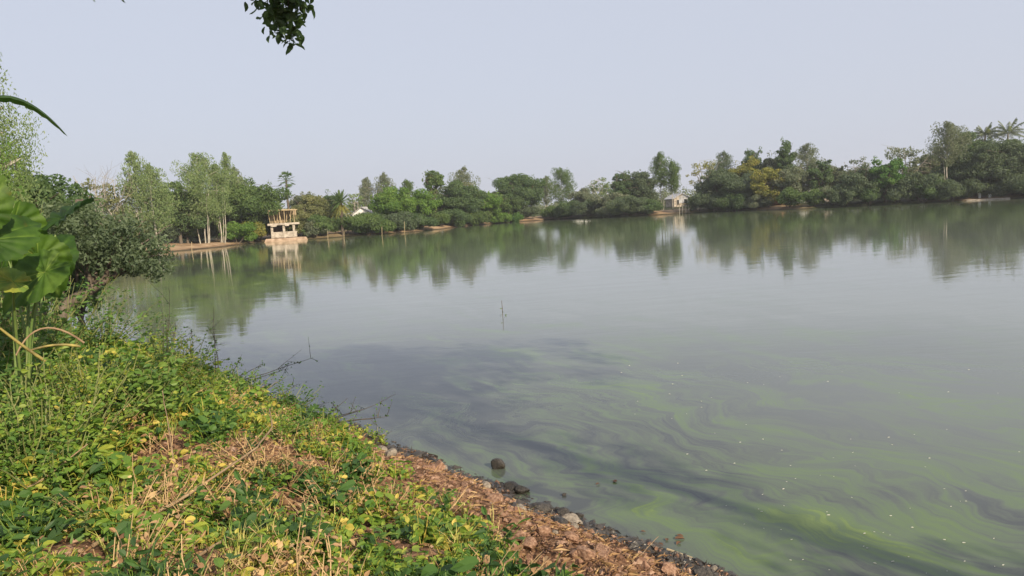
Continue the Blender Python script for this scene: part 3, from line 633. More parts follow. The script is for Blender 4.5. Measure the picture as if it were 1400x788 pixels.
# ------------------------------------------------------------------ buildings and shore things
def face_az(p): return math.atan2(p[1], p[0]) - math.pi / 2
def pavilion():
    D = 121.5; p = at(389, 322, D + 1.5); z = 0.55
    root = tag(empty('unfinished_pavilion', (p.x, p.y, z), face_az(p)), 'unfinished open pavilion of pale concrete columns with bamboo props on its upper floor', 'pavilion')
    u = D / F                                              # metres per photo pixel there
    def part(name, items, m): 
        b = MB()
        for c, s in items: box(b, c, s)
        return b.build(name, m, root)
    W_ = 35 * u; h1 = 16.5 * u; 
    tb = MB(); box(tb, (0.2, 0.4, -0.45), (W_ + 2.6, 4.4, 0.8), taper=0.9); tb.build('terrace', noise_mat('terrace_earth', [(0.3, (0.22, 0.15, 0.10)), (0.7, (0.42, 0.31, 0.23))], scale=1.5), root)
    for x in (-W_ / 2 + .3, 0, W_ / 2 - .6):
        for y in (-1.2, 1.6):
            part('column', [((x, y, h1 / 2), (0.36, 0.36, h1))], CONC)
    part('floor_slab', [((0, 0.2, h1 + 0.16), (W_ + 0.6, 3.6, 0.32)), ((-W_ / 2 + .6, -1.5, h1 - 0.1), (0.9, 0.3, 0.2)), ((0.5, -1.5, h1 - 0.08), (0.6, 0.3, 0.2))], CONC)
    part('parapet_wall', [((0, -1.25, h1 * 0.44), (W_ - 0.2, 0.12, 0.14)), ((0, -1.25, h1 * 0.22), (W_ - 0.4, 0.08, h1 * 0.4))], CONC)
    part('back_wall', [((0, 1.75, h1 * 0.5), (W_ - 0.3, 0.14, h1 * 0.98))], noise_mat('brown_screen', [(0.3, (0.10, 0.06, 0.05)), (0.7, (0.20, 0.13, 0.11))], scale=3, stretch=(5, 1, 1)))
    r = random.Random(3); h2 = 19 * u
    for i in range(17):
        x = -W_ / 2 + 0.15 + (W_ - .3) * i / 16; b = MB(); y = (-1.3, -0.4, 1.0)[i % 3]
        tube(b, [(x, y, h1 + .3), (x + r.uniform(-.45, .45), y + r.uniform(-.2, .2), h1 + h2 + r.uniform(-.1, .25))], 0.05, 6); b.build('bamboo_pole', BAMB, root)
    part('woven_screen', [((0, 1.1, h1 + .3 + h2 * .45), (W_ - .2, .06, h2 * .85))], noise_mat('woven_bamboo', [(.3, (.16, .11, .07)), (.7, (.36, .27, .18))], scale=5, stretch=(4, 1, 1)))
    part('top_frame', [((0, -1.35, h1 + h2), (W_ + .3, 0.1, 0.10)), ((0, 1.2, h1 + h2), (W_ + .3, 0.1, 0.10)), ((-.2, 0, h1 + h2 + .1), (W_, 2.9, 0.07))], BAMB)
    for k in range(3):
        part('column', [((W_ / 2 - .2 + 0.12 * k, 1.4 - .2 * k, h1 + .3 + h2 * 0.2), (0.06, 0.06, h2 * 0.4))], BAMB)
pavilion()
def house(px, py, D, w_, d_, hw_, hr, label, wm, rm, name='house', rz=0.0, wins=1, hip=False):
    p = at(px, py, D); z = gz(p.x, p.y)
    root = tag(empty(name, (p.x, p.y, z), face_az(p) + rz), label, 'house' if name != 'shed' else 'shed')
    b = MB(); box(b, (0, 0, hw_ / 2), (w_, d_, hw_))
    b.add([(-w_ / 2, -d_ / 2, hw_), (w_ / 2, -d_ / 2, hw_), (0, -d_ / 2, hw_ + hr), (-w_ / 2, d_ / 2, hw_), (w_ / 2, d_ / 2, hw_), (0, d_ / 2, hw_ + hr)], [[0, 1, 2], [5, 4, 3]]) if hr > 0 else None
    b.build('wall', wm, root)
    o = 0.35; t = 0.1; rf = MB(); k = hr / (w_ / 2)
    for s in (-1, 1):
        x0, x1 = 0, s * (w_ / 2 + o); z0, z1 = hw_ + hr + 0.03, hw_ - o * k + 0.03
        V = [(x0, -d_ / 2 - o, z0), (x1, -d_ / 2 - o, z1), (x1, d_ / 2 + o, z1), (x0, d_ / 2 + o, z0)]; V += [(a, b_, c + t) for a, b_, c in V]
        rf.add(V, [[3, 2, 1, 0], [4, 5, 6, 7], [0, 1, 5, 4], [1, 2, 6, 5], [2, 3, 7, 6]])
    rf.build('roof', rm, root)
    for i in range(wins):
        x = (i - (wins - 1) / 2) * w_ / (wins + .3)
        wb = MB(); box(wb, (x, -d_ / 2 - 0.02, hw_ * 0.55), (0.9, 0.1, 1.1)); f = wb.build('window', DARKW, root)
        fb = MB()
        for q in (-.48, .48): box(fb, (x + q, -d_ / 2 - .05, hw_ * .55), (.08, .1, 1.2))
        box(fb, (x, -d_ / 2 - .05, hw_ * .55 + .6), (1.04, .1, .08)); box(fb, (x, -d_ / 2 - .05, hw_ * .55 - .6), (1.04, .1, .08)); fb.build('frame', wm, f)
    return root
house(500, 293, 143, 3.9, 5, 2.7, 1.25, 'white gabled house half hidden behind the shrubs', WHITE, TIN, rz=-0.25)
house(517, 295, 141, 2.8, 3, 1.8, 0.7, 'small white annex right of the gabled house', WHITE, TIN, name='shed', rz=-0.5)
house(926, 266, 176, 4, 4, 2.0, 1.0, 'grey tin roofed house behind the stilt hut', CONC, TIN, wins=2, rz=0.5)
house(1100, 262, 158, 7.5, 5, 3.4, 0.9, 'house with a bright white tin roof among the right hand trees', WHITE, WHITE, wins=2, rz=1.35)
house(1062, 270, 152, 3, 3, 2.2, 0.7, 'rusty brick shed left of the bright tin roof', RUST, TIN, name='shed', rz=1.2)
house(1119, 266, 156, 3, 4, 2.2, 0.8, 'pale shed right of the bright tin roof', CONC, WHITE, name='shed', rz=0.3)
house(1134, 262, 172, 6, 5, 3.6, 1.2, 'pale house showing at the dip in the right hand row', WHITE, TIN, rz=.4, wins=2)
house(793, 282, 186, 5, 4, 2.6, 1.0, 'pale house glimpsed between the conical tree and the pale one', WHITE, TIN, rz=0.2)
house(664, 282, 178, 5, 4, 2.8, 1.0, 'white house glimpsed behind the yellow green bushy tree', WHITE, TIN, rz=0.2)
def stilt_hut():
    D = 154.5; p = at(936, 291, D); root = tag(empty('stilt_hut', (p.x, p.y, 0.0), face_az(p)), 'small grey hut on bamboo stilts at the water edge', 'hut')
    for x in (-0.95, -0.4, 0.25, 0.85):
        for y in (-0.7, 0.8):
            b = MB(); tube(b, [(x * 1.05, y, -0.5), (x, y, 2.0)], 0.055, 6); b.build('stilt', PBARK, root)
    b = MB(); box(b, (0, 0, 1.98), (2.2, 1.9, 0.12)); b.build('floor', BAMB, root)
    b = MB(); box(b, (0, 0, 2.62), (2.05, 1.7, 1.15)); b.build('wall', TIN, root)
    b = MB(); box(b, (0.25, -.87, 2.5), (0.5, 0.06, 0.8)); b.build('door', DARKW, root)
    b = MB()
    for s in (-1, 1):
        V = [(0, -1.1, 3.95), (s * 1.35, -1.1, 3.12), (s * 1.35, 1.1, 3.12), (0, 1.1, 3.95)]; V += [(a, c, e + .07) for a, c, e in V]
        b.add(V, [[3, 2, 1, 0], [4, 5, 6, 7], [0, 1, 5, 4], [1, 2, 6, 5], [2, 3, 7, 6]])
    b.add([(-1.0, -.84, 3.2), (1.0, -.84, 3.2), (0, -.84, 3.9)], [[0, 1, 2]]); b.build('roof', TIN, root)
stilt_hut()
def posts():
    for px, lab in ((1339, 'left white gate post by the pale landing on the right shore'), (1353, 'right white gate post by the pale landing on the right shore')):
        p = at(px, 276, 145.5); b = MB(); box(b, (0, 0, 0.55), (0.34, 0.34, 1.1), taper=0.9); box(b, (0, 0, 1.14), (0.42, 0.42, 0.1))
        o = b.build('gate_post', WHITE); o.location = (p.x, p.y, 0.15); tag(o, lab, 'post', 'white gate posts')
    p = at(1346, 276, 144.8); b = MB(); box(b, (0, 0, 0.1), (7, 1.2, 0.22)); box(b, (-1, -.5, -0.1), (3, 1.2, 0.4)); o = b.build('landing', CONC); o.location = (p.x, p.y, 0); o.rotation_euler.z = face_az(p)
    tag(o, 'pale concrete landing below the white gate posts', 'landing')
    for px, py, h, lab in ((553, 318, 2.4, 'bamboo post standing in the water off the bright tree'), (522, 322, 1.8, 'bamboo post at the water edge before the white house'), (448, 327, 1.6, 'short bamboo post at the waterline left of the date palm'),
                           (470, 325, 1.3, 'thin stick at the waterline right of the date palm'), (262, 343, 1.5, 'short stick in the water under the left bank')):
        p = water_pt(px, py + 1); b = MB(); tube(b, [(0, 0, -0.6), (0.12, 0, h * .8)], 0.032, 6); o = b.build('bamboo_post', BAMB); o.location = (p.x, p.y, 0); tag(o, lab, 'post', 'posts in the water')
posts()
# stick in the middle of the pond
p = water_pt(687, 432); b = MB(); root = tag(empty('water_marker', (p.x, p.y, 0)), 'thin upright stick with tiny leaves standing alone in open water', 'stick')
tube(b, [(0, 0, -0.5), (0.01, 0, 0.2), (0, 0, 0.46)], [0.012, 0.011, 0.008], 6); b.build('stem', BARK, root)
b = MB(); cards(b, np.array([[-.05, 0, .03], [.06, 0, .05], [.02, 0, .12], [-.03, 0, .22], [.1, 0, .02]]), rng.normal(size=(5, 3)), np.full(5, .09)); b.build('leaves', LM['mango'], root)

# ------------------------------------------------------------------ near bank: leaf materials
HERB = leaf_mat('herb_leaf', [(0.026, 0.062, 0.014), (0.062, 0.125, 0.018), (0.118, 0.185, 0.026), (0.205, 0.245, 0.038), (0.40, 0.31, 0.07)], trans=0.32, gain=1.42)
HERBD = leaf_mat('herb_leaf_dark', [(0.030, 0.065, 0.020), (0.055, 0.115, 0.024), (0.085, 0.155, 0.030), (0.130, 0.195, 0.04), (0.24, 0.25, 0.06)], trans=0.3, gain=1.3)
DRY = leaf_mat('dry_leaf', [(0.050, 0.026, 0.015), (0.13, 0.068, 0.036), (0.26, 0.155, 0.080), (0.44, 0.31, 0.16)], trans=0.12, spec=0.2)
GRASS = leaf_mat('grass_blade', [(0.07, 0.14, 0.022), (0.13, 0.22, 0.03), (0.24, 0.29, 0.05), (0.42, 0.36, 0.13)], trans=0.25)
STEM = noise_mat('green_stem', [(0.3, (0.10, 0.13, 0.04)), (0.7, (0.20, 0.20, 0.07))], scale=6, rough=0.6)
TWIG = noise_mat('dry_stem', [(0.3, (0.17, 0.11, 0.065)), (0.7, (0.38, 0.27, 0.16))], scale=8, rough=0.8)
DTWIG = noise_mat('dark_twig', [(0.3, (0.035, 0.030, 0.026)), (0.7, (0.09, 0.075, 0.06))], scale=8)
STONE = noise_mat('pink_stone', [(0.28, (0.10, 0.055, 0.035)), (0.5, (0.27, 0.155, 0.10)), (0.72, (0.44, 0.29, 0.20))], scale=7, bump=0.6)
GSTONE = noise_mat('grey_stone', [(0.28, (0.12, 0.10, 0.08)), (0.7, (0.36, 0.31, 0.25))], scale=7, bump=0.6)
WSTONE = noise_mat('wet_dark_stone', [(0.3, (0.014, 0.013, 0.011)), (0.7, (0.075, 0.062, 0.050))], scale=8, bump=0.6, rough=0.35, spec=0.5)

LV = np.array([(0, 0, 0), (-.30, .22, .07), (-.36, .5, .09), (-.2, .8, .05), (0, 1.0, -.10), (.2, .8, .05), (.36, .5, .09), (.30, .22, .07), (0, .5, .01)])
LQ = np.array([[0, 8, 2, 1], [8, 4, 3, 2], [0, 7, 6, 8], [8, 6, 5, 4]])
def place_leaves(mb, P, T, N, size, width=1.0, a=0.5, V0=LV, Q0=LQ):
    """real leaf shapes at P growing along T, facing N"""
    P = np.asarray(P, float).reshape(-1, 3); n = len(P)
    T = unit(np.asarray(T, float).reshape(-1, 3)); N = np.asarray(N, float).reshape(-1, 3); N = unit(N - T * (N * T).sum(1)[:, None]); B = np.cross(T, N)
    s = np.broadcast_to(np.asarray(size, float), (n,))[:, None, None]
    V = P[:, None, :] + s * (V0[None, :, 0:1] * width * B[:, None, :] + V0[None, :, 1:2] * T[:, None, :] + V0[None, :, 2:3] * N[:, None, :])
    m = len(V0); Q = (np.arange(n)[:, None, None] * m + Q0[None]).reshape(-1, 4)
    mb.add(V.reshape(-1, 3), Q, np.repeat(np.broadcast_to(np.asarray(a, float), (n,)), m))

def herb_proto(r, h, nst, nlf, ls, spread, width=1.0, hue=0.5):
    b = MB(); Ps = []; Ts = []; Ns = []; A = []; S = []
    for s in range(nst):
        an = r.uniform(0, 6.28); e = np.array([math.cos(an) * spread * r.uniform(.3, 1), math.sin(an) * spread * r.uniform(.3, 1), h * r.uniform(0.6, 1.05)])
        pth = wander((0, 0, -.02), e, 5, 0.12, r)
        tube(b, pth, np.linspace(0.004, 0.0018, 5), 3, 0.9)
        for k in range(nlf):
            t = 0.25 + 0.75 * (k + r.random()) / nlf; q = t * 4; j = min(int(q), 3); p = pth[j] + (pth[j + 1] - pth[j]) * (q - j)
            la = r.uniform(0, 6.28); T = np.array([math.cos(la), math.sin(la), r.uniform(-.7, .8)])
            Ps.append(p + T * 0.012); Ts.append(T); Ns.append(np.array([0, 0, .8]) + r.normal(size=3) * 0.6); S.append(ls * r.uniform(.55, 1.2)); A.append(np.clip(hue + r.normal() * 0.19, 0, 1))
    place_leaves(b, Ps, Ts, Ns, S, width, A)
    return b
def grass_proto(r, h, n, w_=0.006, hue=0.4, spread=0.05):
    b = MB()
    for i in range(n):
        an = r.uniform(0, 6.28); d = np.array([math.cos(an), math.sin(an), 0]); s = np.array([-d[1], d[0], 0]) * w_; L = h * r.uniform(.5, 1.1); ln = r.uniform(.15, .9)
        p0 = d * r.uniform(0, spread); p1 = p0 + d * L * .3 * ln + np.array([0, 0, L * .55]); p2 = p0 + d * L * .8 * ln + np.array([0, 0, L * (1 - .35 * ln)])
        b.add([p0 - s, p0 + s, p1 + s * .8, p1 - s * .8, p2], [[0, 1, 2, 3]], np.clip(hue + r.normal() * .15, 0, 1)); b.add([p1 - s * .8, p1 + s * .8, p2], [[0, 1, 2]], np.clip(hue + r.normal() * .15, 0, 1))
    return b
def flat(b):
    V = np.concatenate(b.v); A = np.concatenate(b.a); Q3 = [f for f in b.f if f.shape[1] == 3]; Q4 = [f for f in b.f if f.shape[1] == 4]
    return V, (np.concatenate(Q3) if Q3 else None), (np.concatenate(Q4) if Q4 else None), A
def scatter(mb, protos, pos, scale, tilt=0.15, dv=None, r=rng):
    pr = [flat(b) for b in protos]; idx = r.integers(0, len(pr), len(pos))
    for k, (V, Q3, Q4, A) in enumerate(pr):
        sel = np.where(idx == k)[0]
        if not len(sel): continue
        n = len(sel); an = r.uniform(0, 6.28, n); c, s = np.cos(an), np.sin(an); tx, ty = r.normal(size=n) * tilt, r.normal(size=n) * tilt
        S = scale[sel][:, None]
        X = V[None, :, 0] * c[:, None] - V[None, :, 1] * s[:, None]; Y = V[None, :, 0] * s[:, None] + V[None, :, 1] * c[:, None]; Z = np.broadcast_to(V[None, :, 2], X.shape)
        X2 = X + Z * tx[:, None]; Y2 = Y + Z * ty[:, None]
        W_ = np.stack([X2 * S, Y2 * S, Z * S], -1) + pos[sel][:, None, :]
        AA = np.clip(A[None, :] + (dv[sel][:, None] if dv is not None else np.zeros((n, 1))), 0, 1); m = len(V)
        off = np.arange(n)[:, None, None] * m
        base = mb.n; mb.v.append(W_.reshape(-1, 3)); mb.a.append(AA.ravel()); mb.n += n * m
        for Q in (Q3, Q4):
            if Q is not None: mb.f.append((off + Q[None]).reshape(-1, Q.shape[1]) + base)
def bank_points(n, r, ymax=19.0, rmin=2.2):
    """random ground positions over the near bank, thinning with distance, as seen from about here"""
    rr = rmin + (ymax - rmin) * r.random(n) ** 1.5; az = r.uniform(R(-47), R(28), n)
    X = rr * np.sin(az); Y = rr * np.cos(az); Z = gh(X, Y); d = sdist(X, Y)
    return X, Y, Z, d, rr
def bare(X, Y, d):                       # 1 on the open rubble strip beside the water, 0 in the green
    edge = 1.05 + 0.30 * np.clip(9 - Y, -9, 6) + 0.22 * wob(X, Y, .7, 3) - np.clip((Y - 9.3) * 1.0, 0, 3.0)
    strip = np.clip((edge - d) * 3, 0, 1)
    cx = [(-2.9, 6.2, .6, .35), (-2.3, 6.5, .4, .25), (-1.3, 4.9, .4, .22), (-3.6, 5.6, .45, .2), (-4.2, 7.6, .4, .3), (-2.0, 4.4, .4, .16), (-1.7, 5.3, .3, .15), (-2.9, 5.9, .55, .3), (-1.9, 6.6, .35, .25), (-1.2, 4.6, .5, .25), (-0.9, 5.3, .35, .2), (-3.3, 4.9, .35, .18), (-2.3, 3.9, .3, .2)]
    for (a, b_, rx, ry) in cx:
        q = ((X - a + .1 * wob(X, Y, .4)) / rx) ** 2 + ((Y - b_ + .1 * wob(X, Y, .4, 2)) / ry) ** 2; strip = np.maximum(strip, np.clip((1.35 - q) * 1.5, 0, 0.80))
    return strip
r = np.random.default_rng(11)
# low leafy ground cover
X, Y, Z, d, rr = bank_points(30000, r)
B = bare(X, Y, d); keep = (d > 0.12) & (r.random(len(X)) > B * 1.02) & (r.random(len(X)) < 0.46 + 0.8 * wob(X, Y, .5, 1))
X, Y, Z, d, rr = X[keep], Y[keep], Z[keep], d[keep], rr[keep]
pick = r.choice(len(X), min(len(X), 5000), replace=False); X, Y, Z, d, rr = X[pick], Y[pick], Z[pick], d[pick], rr[pick]
left = np.clip((-X - 0.8 * Y * .35 - 0.6) / 2.5, 0, 1)       # the left of the bank grows taller
sc_ = (0.55 + 0.5 * r.random(len(X)) + 1.05 * left) * (1 + 0.25 * wob(X, Y, 1.1, 2)); sc_ *= np.where(rr > 9, 1.15, 1.0)
hue = 0.20 * wob(X, Y, .9, 4) + 0.12 * wob(X, Y, .35, 1) - 0.10 * left + np.where(r.random(len(X)) < .02, .3, 0)
protos = [herb_proto(r, .17, 4, 6, .066, .13, .8, .50), herb_proto(r, .13, 5, 6, .048, .13, .95, .56), herb_proto(r, .22, 4, 8, .052, .11, .7, .45), herb_proto(r, .10, 5, 5, .056, .15, 1.1, .58), herb_proto(r, .20, 3, 6, .085, .13, .85, .42), herb_proto(r, .14, 6, 7, .040, .12, .8, .62)]
mb = MB(); scatter(mb, protos, np.stack([X, Y, Z], 1), sc_, .2, hue, r); tag(mb.build('ground_cover', HERB), 'low leafy weeds carpeting the sunlit bank', 'weeds', kind='stuff')
# creepers with bigger darker leaves in patches
X, Y, Z, d, rr = bank_points(9000, r); keep = (d > .5) & (wob(X, Y, .75, 6) > .28) & (bare(X, Y, d) < .4); X, Y, Z = X[keep], Y[keep], Z[keep]; pk = r.choice(len(X), min(len(X), 900), replace=False)
mb = MB(); scatter(mb, [herb_proto(r, .24, 4, 4, .10, .2, .95, .4), herb_proto(r, .16, 4, 4, .085, .25, 1.1, .5), herb_proto(r, .30, 3, 6, .07, .18, .6, .3)], np.stack([X, Y, Z], 1)[pk], .6 + .6 * r.random(len(pk)), .3, .12 * wob(X, Y, .8)[pk] - .2, r)
tag(mb.build('creepers', HERBD), 'patches of creeper with broad dull green leaves on the bank', 'creeper', kind='stuff')
# grass, green and dry
X, Y, Z, d, rr = bank_points(9000, r); B = bare(X, Y, d); keep = (d > 0.6) & (r.random(len(X)) > B * .97) & (wob(X, Y, .8, 5) + r.normal(size=len(X)) * .3 > 0.45)
X, Y, Z, rr = X[keep], Y[keep], Z[keep], rr[keep]
dry = np.where(r.random(len(X)) < .7, .55, 0)
mb = MB(); scatter(mb, [grass_proto(r, .16, 9, .003), grass_proto(r, .12, 12, .003), grass_proto(r, .24, 6, .0035)], np.stack([X, Y, Z], 1), .6 + .6 * r.random(len(X)), .2, dry, r)
tag(mb.build('grass', GRASS), 'thin green and straw coloured grass on the bank', 'grass', kind='stuff')
X, Y, Z, d, rr = bank_points(5000, r); B = bare(X, Y, d); keep = (d > 0.4) & (wob(X, Y, 1.3, 2) + r.normal(size=len(X)) * .3 > 0.1) & (r.random(len(X)) > B * .97) & (d > 1.9 - .2 * (Y - 6)) & (r.random(len(X)) < .95)
X, Y, Z, rr = X[keep], Y[keep], Z[keep], rr[keep]
dp = [herb_proto(r, .20, 5, 5, .036, .20, .6, .62), herb_proto(r, .24, 4, 4, .045, .26, .7, .8), herb_proto(r, .12, 6, 4, .04, .25, .8, .5)]
mb = MB(); scatter(mb, dp, np.stack([X, Y, Z + .03], 1), .6 + .8 * r.random(len(X)), .5, None, r); tag(mb.build('withered_weeds', DRY), 'brown and tan withered weeds tangled through the green ones', 'withered weeds', kind='stuff')
# dead leaves, straw and crumbs of soil lying on the ground
X, Y, Z, d, rr = bank_points(60000, r, 14); B = bare(X, Y, d); keep = (d > 0.1) & ((r.random(len(X)) < 0.22 + B * .75)); X, Y, Z = X[keep], Y[keep], Z[keep]; n = len(X)
mb = MB(); hu = np.clip(.45 + .25 * r.normal(size=n), 0, 1)
cards(mb, np.stack([X, Y, Z + .008 + .02 * r.random(n)], 1), np.array([0, 0, 1]) + r.normal(size=(n, 3)) * .45, r.uniform(.010, .032, n), .5, hu, r=r)
sel = r.random(n) < .28; P = np.stack([X, Y, Z + .02], 1)[sel]; m = len(P)
cards(mb, P, np.array([0, 0, 1]) + r.normal(size=(m, 3)) * .3, r.uniform(.04, .15, m), .03, np.clip(.75 + .15 * r.normal(size=m), 0, 1), r=r)
tag(mb.build('leaf_litter', DRY), 'dead leaves and straw lying on the bare soil', 'leaf litter', kind='stuff')

# stones
def stone_mesh(name, r, mat, brick=False):
    bm = bmesh.new()
    if brick:
        bmesh.ops.create_cube(bm, size=1)
        for v in bm.verts: v.co.x *= 1.25; v.co.z *= .62
        bmesh.ops.bevel(bm, geom=bm.edges[:], offset=.10, segments=1, affect='EDGES'); bmesh.ops.subdivide_edges(bm, edges=bm.edges[:], cuts=1, use_grid_fill=True)
        for v in bm.verts: v.co += Vector(r.normal(size=3)) * .035
    else:
        bmesh.ops.create_icosphere(bm, subdivisions=3, radius=.55)
        pl = [(Vector(unit(r.normal(size=3))), r.uniform(.28, .45)) for _ in range(9)]
        for v in bm.verts:
            for (q, h) in pl:
                k = v.co.dot(q) - h
                if k > 0: v.co -= q * k * .92
            v.co.z *= .72; v.co += Vector(r.normal(size=3)) * .008
    me = bpy.data.meshes.new(name); bm.to_mesh(me); bm.free(); me.materials.append(mat)
    return me
SM = {}
for key, mat in (('pink', STONE), ('grey', GSTONE), ('wet', WSTONE)):
    SM[key] = [stone_mesh('stone', r, mat, brick=(i % 3 == 0 and key == 'pink')) for i in range(6)]
def stone(x, y, z, s, key, label, group=None, k=None, name='stone'):
    o = bpy.data.objects.new(name, SM[key][int(r.integers(0, 6)) if k is None else k]); sc.collection.objects.link(o)
    o.location = (x, y, z); o.scale = (s * r.uniform(.8, 1.25), s * r.uniform(.8, 1.2), s * r.uniform(.75, 1.1)); o.rotation_euler = (r.normal() * .3, r.normal() * .3, r.uniform(0, 6.28))
    return tag(o, label, 'stone', group)
def wstone(px, py, s, key, label, dz=0, k=None, **kw):
    p = water_pt(px, py); return stone(p.x, p.y, dz, s, key, label, k=k, **kw)
o = wstone(680, 640, .17, 'wet', 'dark pointed stone standing alone in the water off the bank', dz=.03, k=2); o.scale = (.19, .14, .24)
wstone(698, 672, .21, 'wet', 'larger of two dark stones touching in the shallow water', dz=.03)
wstone(714, 674, .15, 'wet', 'smaller of two dark stones touching in the shallow water', dz=.03)
wstone(738, 697, .28, 'wet', 'broad dark stone at the waterline below the touching pair', dz=.0)
wstone(771, 678, .05, 'wet', 'tiny dark stone tip poking out of open shallow water', dz=.01)
wstone(782, 720, .26, 'grey', 'grey brown boulder at the waterline near the brick lumps', dz=.03)
wstone(770, 704, .11, 'wet', 'small dark stone above the grey brown boulder', dz=.02)
wstone(793, 706, .11, 'wet', 'small flat dark stone right of the grey brown boulder', dz=.01)
for (px, py, s, lab) in ((712, 742, .15, 'pale pink brick lump highest on the bare bank'), (742, 732, .14, 'pink brick lump right of the palest one'), (800, 764, .14, 'upright pink brick lump near the bottom of the bank'), (822, 760, .12, 'small pink brick lump right of the upright one'),
                         (725, 748, .14, 'grey pink brick lump between two pink ones'), (780, 740, .13, 'flat reddish brick lying by the grey brown boulder'), (785, 764, .11, 'low pink lump left of the upright brick')):
    p = ground_pt(px, py); s *= .8; stone(p.x, p.y, p.z + s * .2, s, 'pink', lab, k=(0, 3, 1, 2, 4, 5)[int(s * 1000) % 6], name='brick_lump')
# dark stones all along the waterline
PL = [(4.6, 2.4), (3.6, 3.5), (2.45, 4.9), (1.5, 6.0), (.2, 7.5), (-1, 9), (-2.5, 10.8), (-4.6, 12.9)]
cl = [r.random() * 6.99 for _ in range(22)]
for i in range(150):
    t = r.random() ** .8 * 6.99 if i % 3 else min(max(cl[i % 22] + r.normal() * .06, 0), 6.98); j = int(t); a, b_ = PL[j], PL[j + 1]; q = t - j
    x = a[0] + (b_[0] - a[0]) * q; y = a[1] + (b_[1] - a[1]) * q; o_ = r.normal() * .15 + .04; x -= .755 * o_; y -= .655 * o_; s = min(.035 + r.exponential() * .035, .20) * (.85 + .02 * y)
    o = stone(x, y, max(gz(x, y), -.05) + s * .06, s, 'wet' if r.random() < .72 else 'grey', 'dark wet stone in the rim of stones along the waterline', 'dark stones along the waterline'); o.scale.z *= .7
for i in range(122):
    t = r.random() * 6.3; j = int(t); a, b_ = PL[j], PL[j + 1]; q = t - j
    x = a[0] + (b_[0] - a[0]) * q; y = a[1] + (b_[1] - a[1]) * q; o_ = .16 + abs(r.normal()) * .6; x -= .755 * o_; y -= .655 * o_; s = min(.045 + r.exponential() * .030, .14) * (1.3 if j > 3 else 1.0)
    stone(x, y, gz(x, y) + s * .15, s, 'pink' if r.random() < .75 else 'grey', 'pinkish broken stone on the bare strip of bank', 'pinkish stones on the bare bank')
mb = MB(); X, Y, Z, d, rr = bank_points(42000, r, 14); B = bare(X, Y, d); k = (d > -.1) & (r.random(len(X)) < B * .95 + .05); X, Y, Z = X[k], Y[k], Z[k]
oc = np.array([(1, 0, 0), (-1, 0, 0), (0, 1, 0), (0, -1, 0), (0, 0, .7), (0, 0, -.7)]); of = np.array([[0, 2, 4], [2, 1, 4], [1, 3, 4], [3, 0, 4], [2, 0, 5], [1, 2, 5], [3, 1, 5], [0, 3, 5]])
n = len(X); V = oc[None] * r.uniform(.6, 1.3, (n, 6, 1)) * (.006 + r.exponential(.010, (n, 1, 1)).clip(0, .05)); an = r.uniform(0, 6.28, n); c, s = np.cos(an)[:, None], np.sin(an)[:, None]
V = np.stack([V[..., 0] * c - V[..., 1] * s, V[..., 0] * s + V[..., 1] * c, V[..., 2]], -1) + np.stack([X, Y, Z + .006], 1)[:, None]
mb.add(V.reshape(-1, 3), (np.arange(n)[:, None, None] * 6 + of[None]).reshape(-1, 3)); tag(mb.build('gravel', noise_mat('gravel_mix', [(.3, (.07, .035, .022)), (.5, (.20, .11, .07)), (.7, (.40, .27, .19))], scale=16, bump=.3)), 'small brick and stone crumbs scattered on the bare bank', 'gravel', kind='stuff')

X, Y, Z, d, rr = bank_points(90000, r, 14); k = (d > -.16) & (d < .26 + .1 * wob(X, Y, .5)) & (r.random(len(X)) < .9); X, Y, Z = X[k], Y[k], np.maximum(Z[k], -.01); n = len(X); an = r.uniform(0, 6.28, n); c, s = np.cos(an)[:, None], np.sin(an)[:, None]
V = oc[None] * r.uniform(.5, 1.5, (n, 6, 1)) * (.010 + r.exponential(.014, (n, 1, 1)).clip(0, .06)); V[..., 0] *= 1.5
V = np.stack([V[..., 0] * c - V[..., 1] * s, V[..., 0] * s + V[..., 1] * c, V[..., 2] * .8], -1) + np.stack([X, Y, Z + .004], 1)[:, None]
mb = MB(); mb.add(V.reshape(-1, 3), (np.arange(n)[:, None, None] * 6 + of[None]).reshape(-1, 3)); m_ = n // 6; cards(mb, np.stack([X, Y, Z + .02], 1)[:m_], r.normal(size=(m_, 3)) + np.array([0, 0, 1]), r.uniform(.03, .12, m_), .12, r=r)
tag(mb.build('wet_debris', WSTONE), 'black wet crumbs and rotting bits along the waterline', 'debris', kind='stuff')

